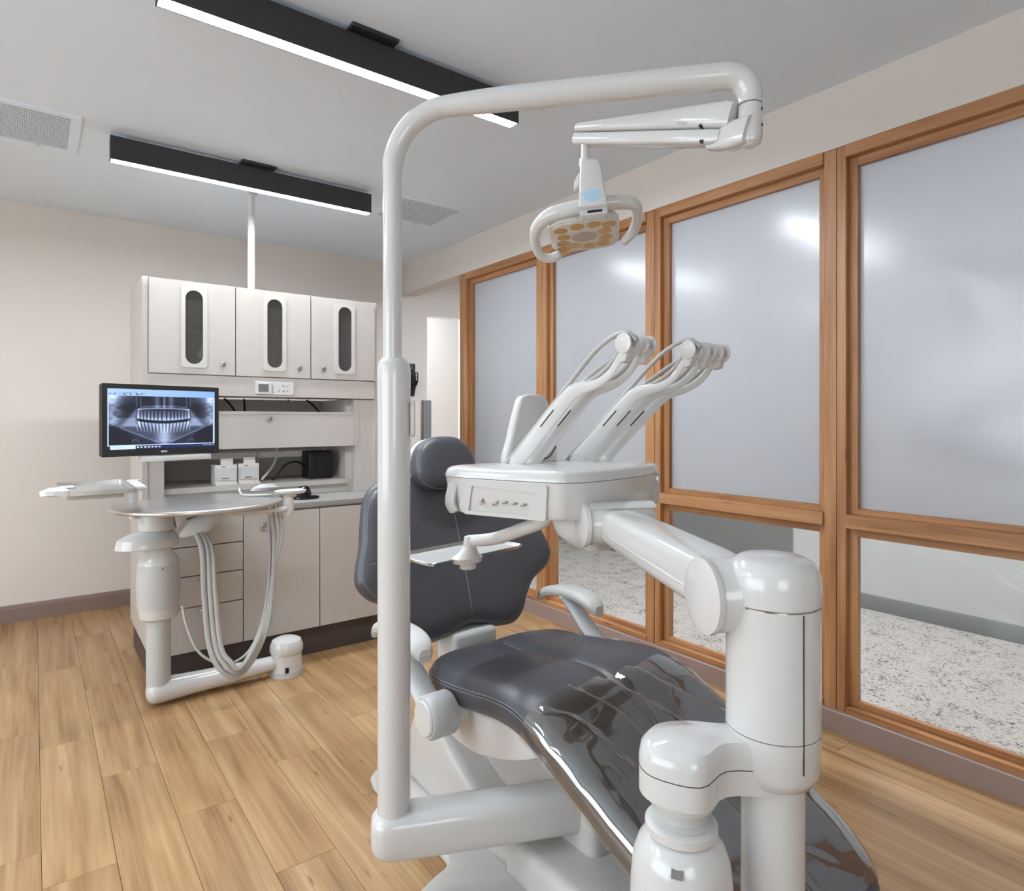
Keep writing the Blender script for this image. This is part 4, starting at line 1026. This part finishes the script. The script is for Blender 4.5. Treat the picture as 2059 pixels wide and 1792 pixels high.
def toggle(a, z, lever):
    o = LT @ V((a, z, -.0095))
    tg_ = obj('toggle_switch', lathe(nb(), [(.0105, 0), (.0105, .003), (.0075, .005), (.005, .009)], frame(o, lnrm), 18), 'chrome', du)
    obj('toggle_lever', tube(nb(), [o + lnrm * .006, o + lnrm * .020 + lx * lever[0] + V((0, 0, lever[1]))], .0034, 10), 'chrome', tg_)
toggle(.080, 1.094, (-.004, -.014))
for k, a in enumerate((.128, .155, .182, .209)):
    toggle(a, 1.090 - .001 * k, ((-.016, -.010) if k == 0 else (-.012, -.002)))
    obj('toggle_mark', prism(nb(), rrect(a - .003, a + .003, 1.1065, 1.1125, .002), LT @ Matrix.Translation((0, 0, -.0094)), .0006, holes=[rrect(a - .0014, a + .0014, 1.1080, 1.1110, .001)]), 'print', du)
# niche with rotary marks on the front face
FA, FB = V((1.085, 1.124, 0)), V((1.20, 1.140, 0)); fx = (FB - FA).normalized(); fn_ = V((fx.y, -fx.x, 0))
FT = axes(FA + fn_ * .001, fx, (0, 0, 1), fn_)
obj('label_recess', prism(nb(), [(.02, 1.058), (.125, 1.058), (.150, 1.136), (.03, 1.139), (.022, 1.130)], FT @ Matrix.Translation((0, 0, -.004)), .006), 'greypl', du)
for z in (1.115, 1.072):
    obj('rotary_mark', prism(nb(), [(.045 + .011 * math.cos(q), z + .011 * math.sin(q)) for q in [2 * math.pi * j / 18 for j in range(18)]], FT @ Matrix.Translation((0, 0, .002)), .0008, holes=[[(.045 + .008 * math.cos(q), z + .008 * math.sin(q)) for q in [2 * math.pi * j / 14 for j in range(14)]]]), 'print', du)
for z in (1.094, 1.089): obj('printed_line', prism(nb(), rrect(.030, .072, z - .0012, z + .0012, .001), FT @ Matrix.Translation((0, 0, .002)), .0006), 'print', du)
obj('indicator_slot', prism(nb(), rrect(.088, .100, 1.131, 1.136, .002), FT @ Matrix.Translation((0, 0, .002)), .0008), 'black', du)
RT = axes((1.395, 1.180, 0), V((.055, .030, 0)), (0, 0, 1), V((.030, -.055, 0)))
obj('port_recess', prism(nb(), [(.0, 1.060), (.045, 1.060), (.055, 1.140), (.0, 1.138)], RT @ Matrix.Translation((0, 0, -.010)), .014), 'greypl', du)
obj('port_window', prism(nb(), rrect(.004, .024, 1.118, 1.138, .002), RT @ Matrix.Translation((0, 0, .0042)), .002), 'chrome', du)
# upright screen panel at the rear of the head
SP = axes((1.100, 1.515, 1.165), (1, .04, 0), (-.0, .10, 1), (.04, -1, .1))
obj('screen_panel', prism(nb(), smoothpoly([(.0, .0), (.02, .07), (.060, .175), (.085, .205), (.15, .207), (.185, .18), (.20, .10), (.20, 0), (.10, -.002)], 3), SP, .035, .010), 'white', du)
obj('panel_edge', tube(nb(), [SP @ V(p) for p in ((.012, .0, .036), (.03, .06, .0365), (.068, .165, .0365))], .0012, 6), 'hose', du)
obj('panel_wire', tube(nb(), [(1.20, 1.45, 1.176), (1.24, 1.455, 1.186), (1.27, 1.46, 1.215)], .002, 8, 4), 'black', du)
# instrument whips
for k, X in enumerate((1.085, 1.145, 1.318, 1.376, 1.434)):
    w0 = [(X, 1.425, 1.172), (X, 1.405, 1.188), (X, 1.33, 1.250), (X, 1.24, 1.325), (X, 1.185, 1.365), (X, 1.15, 1.376), (X, 1.10, 1.384), (X, 1.055, 1.405), (X, 1.022, 1.440), (X, 1.008, 1.458)]
    ww = [.025, .025, .0245, .024, .0215, .0165, .0115, .0105, .0105, .0105]
    wa = obj('whip_arm', tube(nb(), w0, ww, 16, 5, ry=.0095, up=(1, 0, 0)), 'white', du)
    # the blade is flat: broad in the vertical plane, slim across
    obj('whip_slot', tube(nb(), [(X - .0094, 1.298, 1.279), (X - .0094, 1.246, 1.322)], .0018, 6), 'dark', wa)
    obj('whip_foot', lathe(nb(), [(.022, 1.171), (.021, 1.178), (.014, 1.186)], Matrix.Translation((X, 1.418, 0)), 18, .8, 1.2), 'white', wa)
    T = frame((X, .998, 1.472), (-1, 0, 0))
    for q in (-.0165, .0105):
        obj('pulley_disc', lathe(nb(), [(.022, q), (.024, q + .001), (.024, q + .005), (.022, q + .006)], T, 24), 'white', wa)
    obj('pulley_core', lathe(nb(), [(.013, -.0105), (.013, .0105)], T, 18), 'hose', wa)
    obj('pulley_fork', prism(nb(), [(-.016, -.002), (.016, -.012), (.010, -.038), (-.006, -.034)], axes((X - .012, 1.0, 1.466), (0, 1, 0), (0, 0, 1), (1, 0, 0)), .024, .003), 'white', wa)
    hs = [(X, 1.462, 1.172), (X, 1.40, 1.222), (X, 1.30, 1.302), (X, 1.20, 1.385), (X, 1.11, 1.458), (X, 1.045, 1.492), (X, 1.0, 1.498), (X, .972, 1.478)]
    if k in (0, 2): obj('whip_hose', tube(nb(), hs, .0058, 10, 5), 'hose', wa)
    h2 = [(X + .003, 1.16, 1.385), (X + .003, 1.11, 1.398), (X + .003, 1.06, 1.425), (X + .003, 1.02, 1.462)]
    obj('whip_hose', tube(nb(), h2, .0058, 10, 5), 'hose', wa)
    if k in (1, 3): obj('whip_hose', tube(nb(), [(X - .02, 1.20, 1.385), (X - .015, 1.11, 1.436), (X, 1.05, 1.468), (X, 1.01, 1.480)], .0058, 10, 5), 'hose', wa)
# tray holder arm
obj('tray_arm', tube(nb(), [(1.105, 1.275, 1.058), (1.092, 1.305, 1.026), (1.068, 1.385, .990), (1.045, 1.470, .958), (1.012, 1.538, .945)], [.020, .019, .0185, .018, .0175], 16, 5), 'whitesat', du)
obj('tray_arm_end', lathe(nb(), [(.018, .925), (.019, .940), (.016, .958), (.004, .962)], Matrix.Translation((1.010, 1.540, 0)), 20), 'whitesat', du)
obj('tray_clamp', loft(nb(), [ring(1.006, 1.545, .862, .014, .014), ring(1.006, 1.545, .866, .024, .022), ring(1.006, 1.545, .880, .025, .023), ring(1.004, 1.545, .884, .046, .030), ring(1.004, 1.545, .898, .050, .033), ring(1.006, 1.543, .912, .030, .024), ring(1.010, 1.540, .930, .018, .018)]), 'whitesat', du)
# bottle bracket
BX, BY2 = .770, .592
bk = obj('bottle_bracket', loft(nb(), [[V((x, y, z)) for x, y in smoothpoly([(BX - .062, BY2 + .01), (BX - .045, BY2 + .052), (BX, BY2 + .068), (BX + .05, BY2 + .045), (.865, .59), (.90, .58), (.905, .50), (.86, .505), (BX + .035, BY2 - .045), (BX - .03, BY2 - .048)], 4)] for z in (.749, .753, .800)] + [[V((BX + .04 + (x - BX - .04) * s, BY2 - .01 + (y - BY2 + .01) * s, z)) for x, y in smoothpoly([(BX - .062, BY2 + .01), (BX - .045, BY2 + .052), (BX, BY2 + .068), (BX + .05, BY2 + .045), (.865, .59), (.90, .58), (.905, .50), (.86, .505), (BX + .035, BY2 - .045), (BX - .03, BY2 - .048)], 4)] for s, z in ((.97, .815), (.87, .825), (.3, .829))]), 'white', du, 55)
sp_ = smoothpoly([(BX - .062, BY2 + .01), (BX - .045, BY2 + .052), (BX, BY2 + .068), (BX + .05, BY2 + .045), (.865, .59), (.90, .58), (.905, .50), (.86, .505), (BX + .035, BY2 - .045), (BX - .03, BY2 - .048)], 4)
obj('bracket_seam', tube(nb(), [(x, y, .786) for x, y in sp_ + sp_[:1]], .0007, 6), 'dark', du)
BP = Matrix.Translation((BX - .004, BY2 + .006, 0))
obj('bottle_socket', lathe(nb(), [(.040, .733), (.048, .736), (.053, .746), (.0545, .775)], BP, 36), 'white', du)
obj('bottle_thread', lathe(nb(), [(.043, .708), (.045, .712), (.038, .716), (.038, .740)], BP, 36), 'greypl', du)
obj('bottle_collar', lathe(nb(), [(.049, .690), (.0525, .693), (.0525, .704), (.046, .709)], BP, 36), 'whitesat', du)
wb = thing('water_bottle', 'white water bottle hanging from the delivery post bracket', 'water bottle', (BX, BY2, .42))
obj('bottle_shell', lathe(nb(), [(.06, .40), (.075, .41), (.0775, .46), (.0755, .56), (.0735, .620), (.070, .652), (.062, .674), (.052, .686), (.048, .689)], BP, 44), 'white', wb)
obj('bottle_label', prism(nb(), rrect(-.014, .014, -.008, .008, .001), frame((BX - .004 - .0500, BY2 + .006 - .0330, .6735), (-.62, -.40, .68), (0, 0, 1)), .001), 'print', wb)
# instrument tray held by the clamp
P1_, P2_, P3_ = V((1.216, 1.776, 0)), V((1.252, 1.590, 0)), V((.878, 1.530, 0))
it = thing('instrument_tray', 'white tray with chrome rim in front of the backrest', 'tray', (1.05, 1.65, .886))
tx = (P2_ - P3_); ty = (P1_ - P2_); W_, D_ = tx.length, .185; tx.normalize(); ty = V((-tx.y, tx.x, 0))
TT = axes(P3_ + V((0, 0, .886)), tx, ty, (0, 0, 1))
obj('tray_floor', prism(nb(), rrect(.012, W_ - .012, .012, D_ - .012, .012), TT, .003), 'white', it)
obj('tray_rim', loft(nb(), [[TT @ V((x, y, z)) for x, y in rrect(.012 - g_, W_ - .012 + g_, .012 - g_, D_ - .012 + g_, .012 + g_)] for g_, z in ((0, .0005), (0, .003), (.012, .012), (.014, .011), (.002, .0))], cap=False), 'chrome', it)

# ------------------------------------------------------------------ black holder on the back wall
t = thing('wall_dispenser', 'black wall holder beside the lamp pole on the back wall', 'wall holder', (2.72, YB, 1.65))
bx('back_plate', (2.665, 2.772, YB - .02, YB - .001, 1.72, 1.80), 'black', t, .003)
obj('holder_body', yz([(YB - .001, 1.60), (YB - .07, 1.60), (YB - .09, 1.64), (YB - .09, 1.715), (YB - .02, 1.72), (YB - .001, 1.72)], 2.668, 2.765, .004), 'blackgl', t)
obj('holder_cup', loft(nb(), [ring(2.715, YB - .05, 1.50, .028, .02), ring(2.715, YB - .05, 1.545, .034, .03), ring(2.715, YB - .052, 1.60, .046, .045)]), 'black', t)
for k, (x, z) in enumerate(((2.70, 1.765), (2.735, 1.757), (2.76, 1.735), (2.705, 1.735))): obj('screw', lathe(nb(), [(.004, 0), (.004, .003)], frame((x, YB - .02, z), (0, -1, 0)), 10), 'chrome', t)
for k in range(5): bx('white_lettering', (2.740, 2.752, YB - .0912, YB - .0903, 1.645 + k * .013, 1.653 + k * .013), 'paper', t)
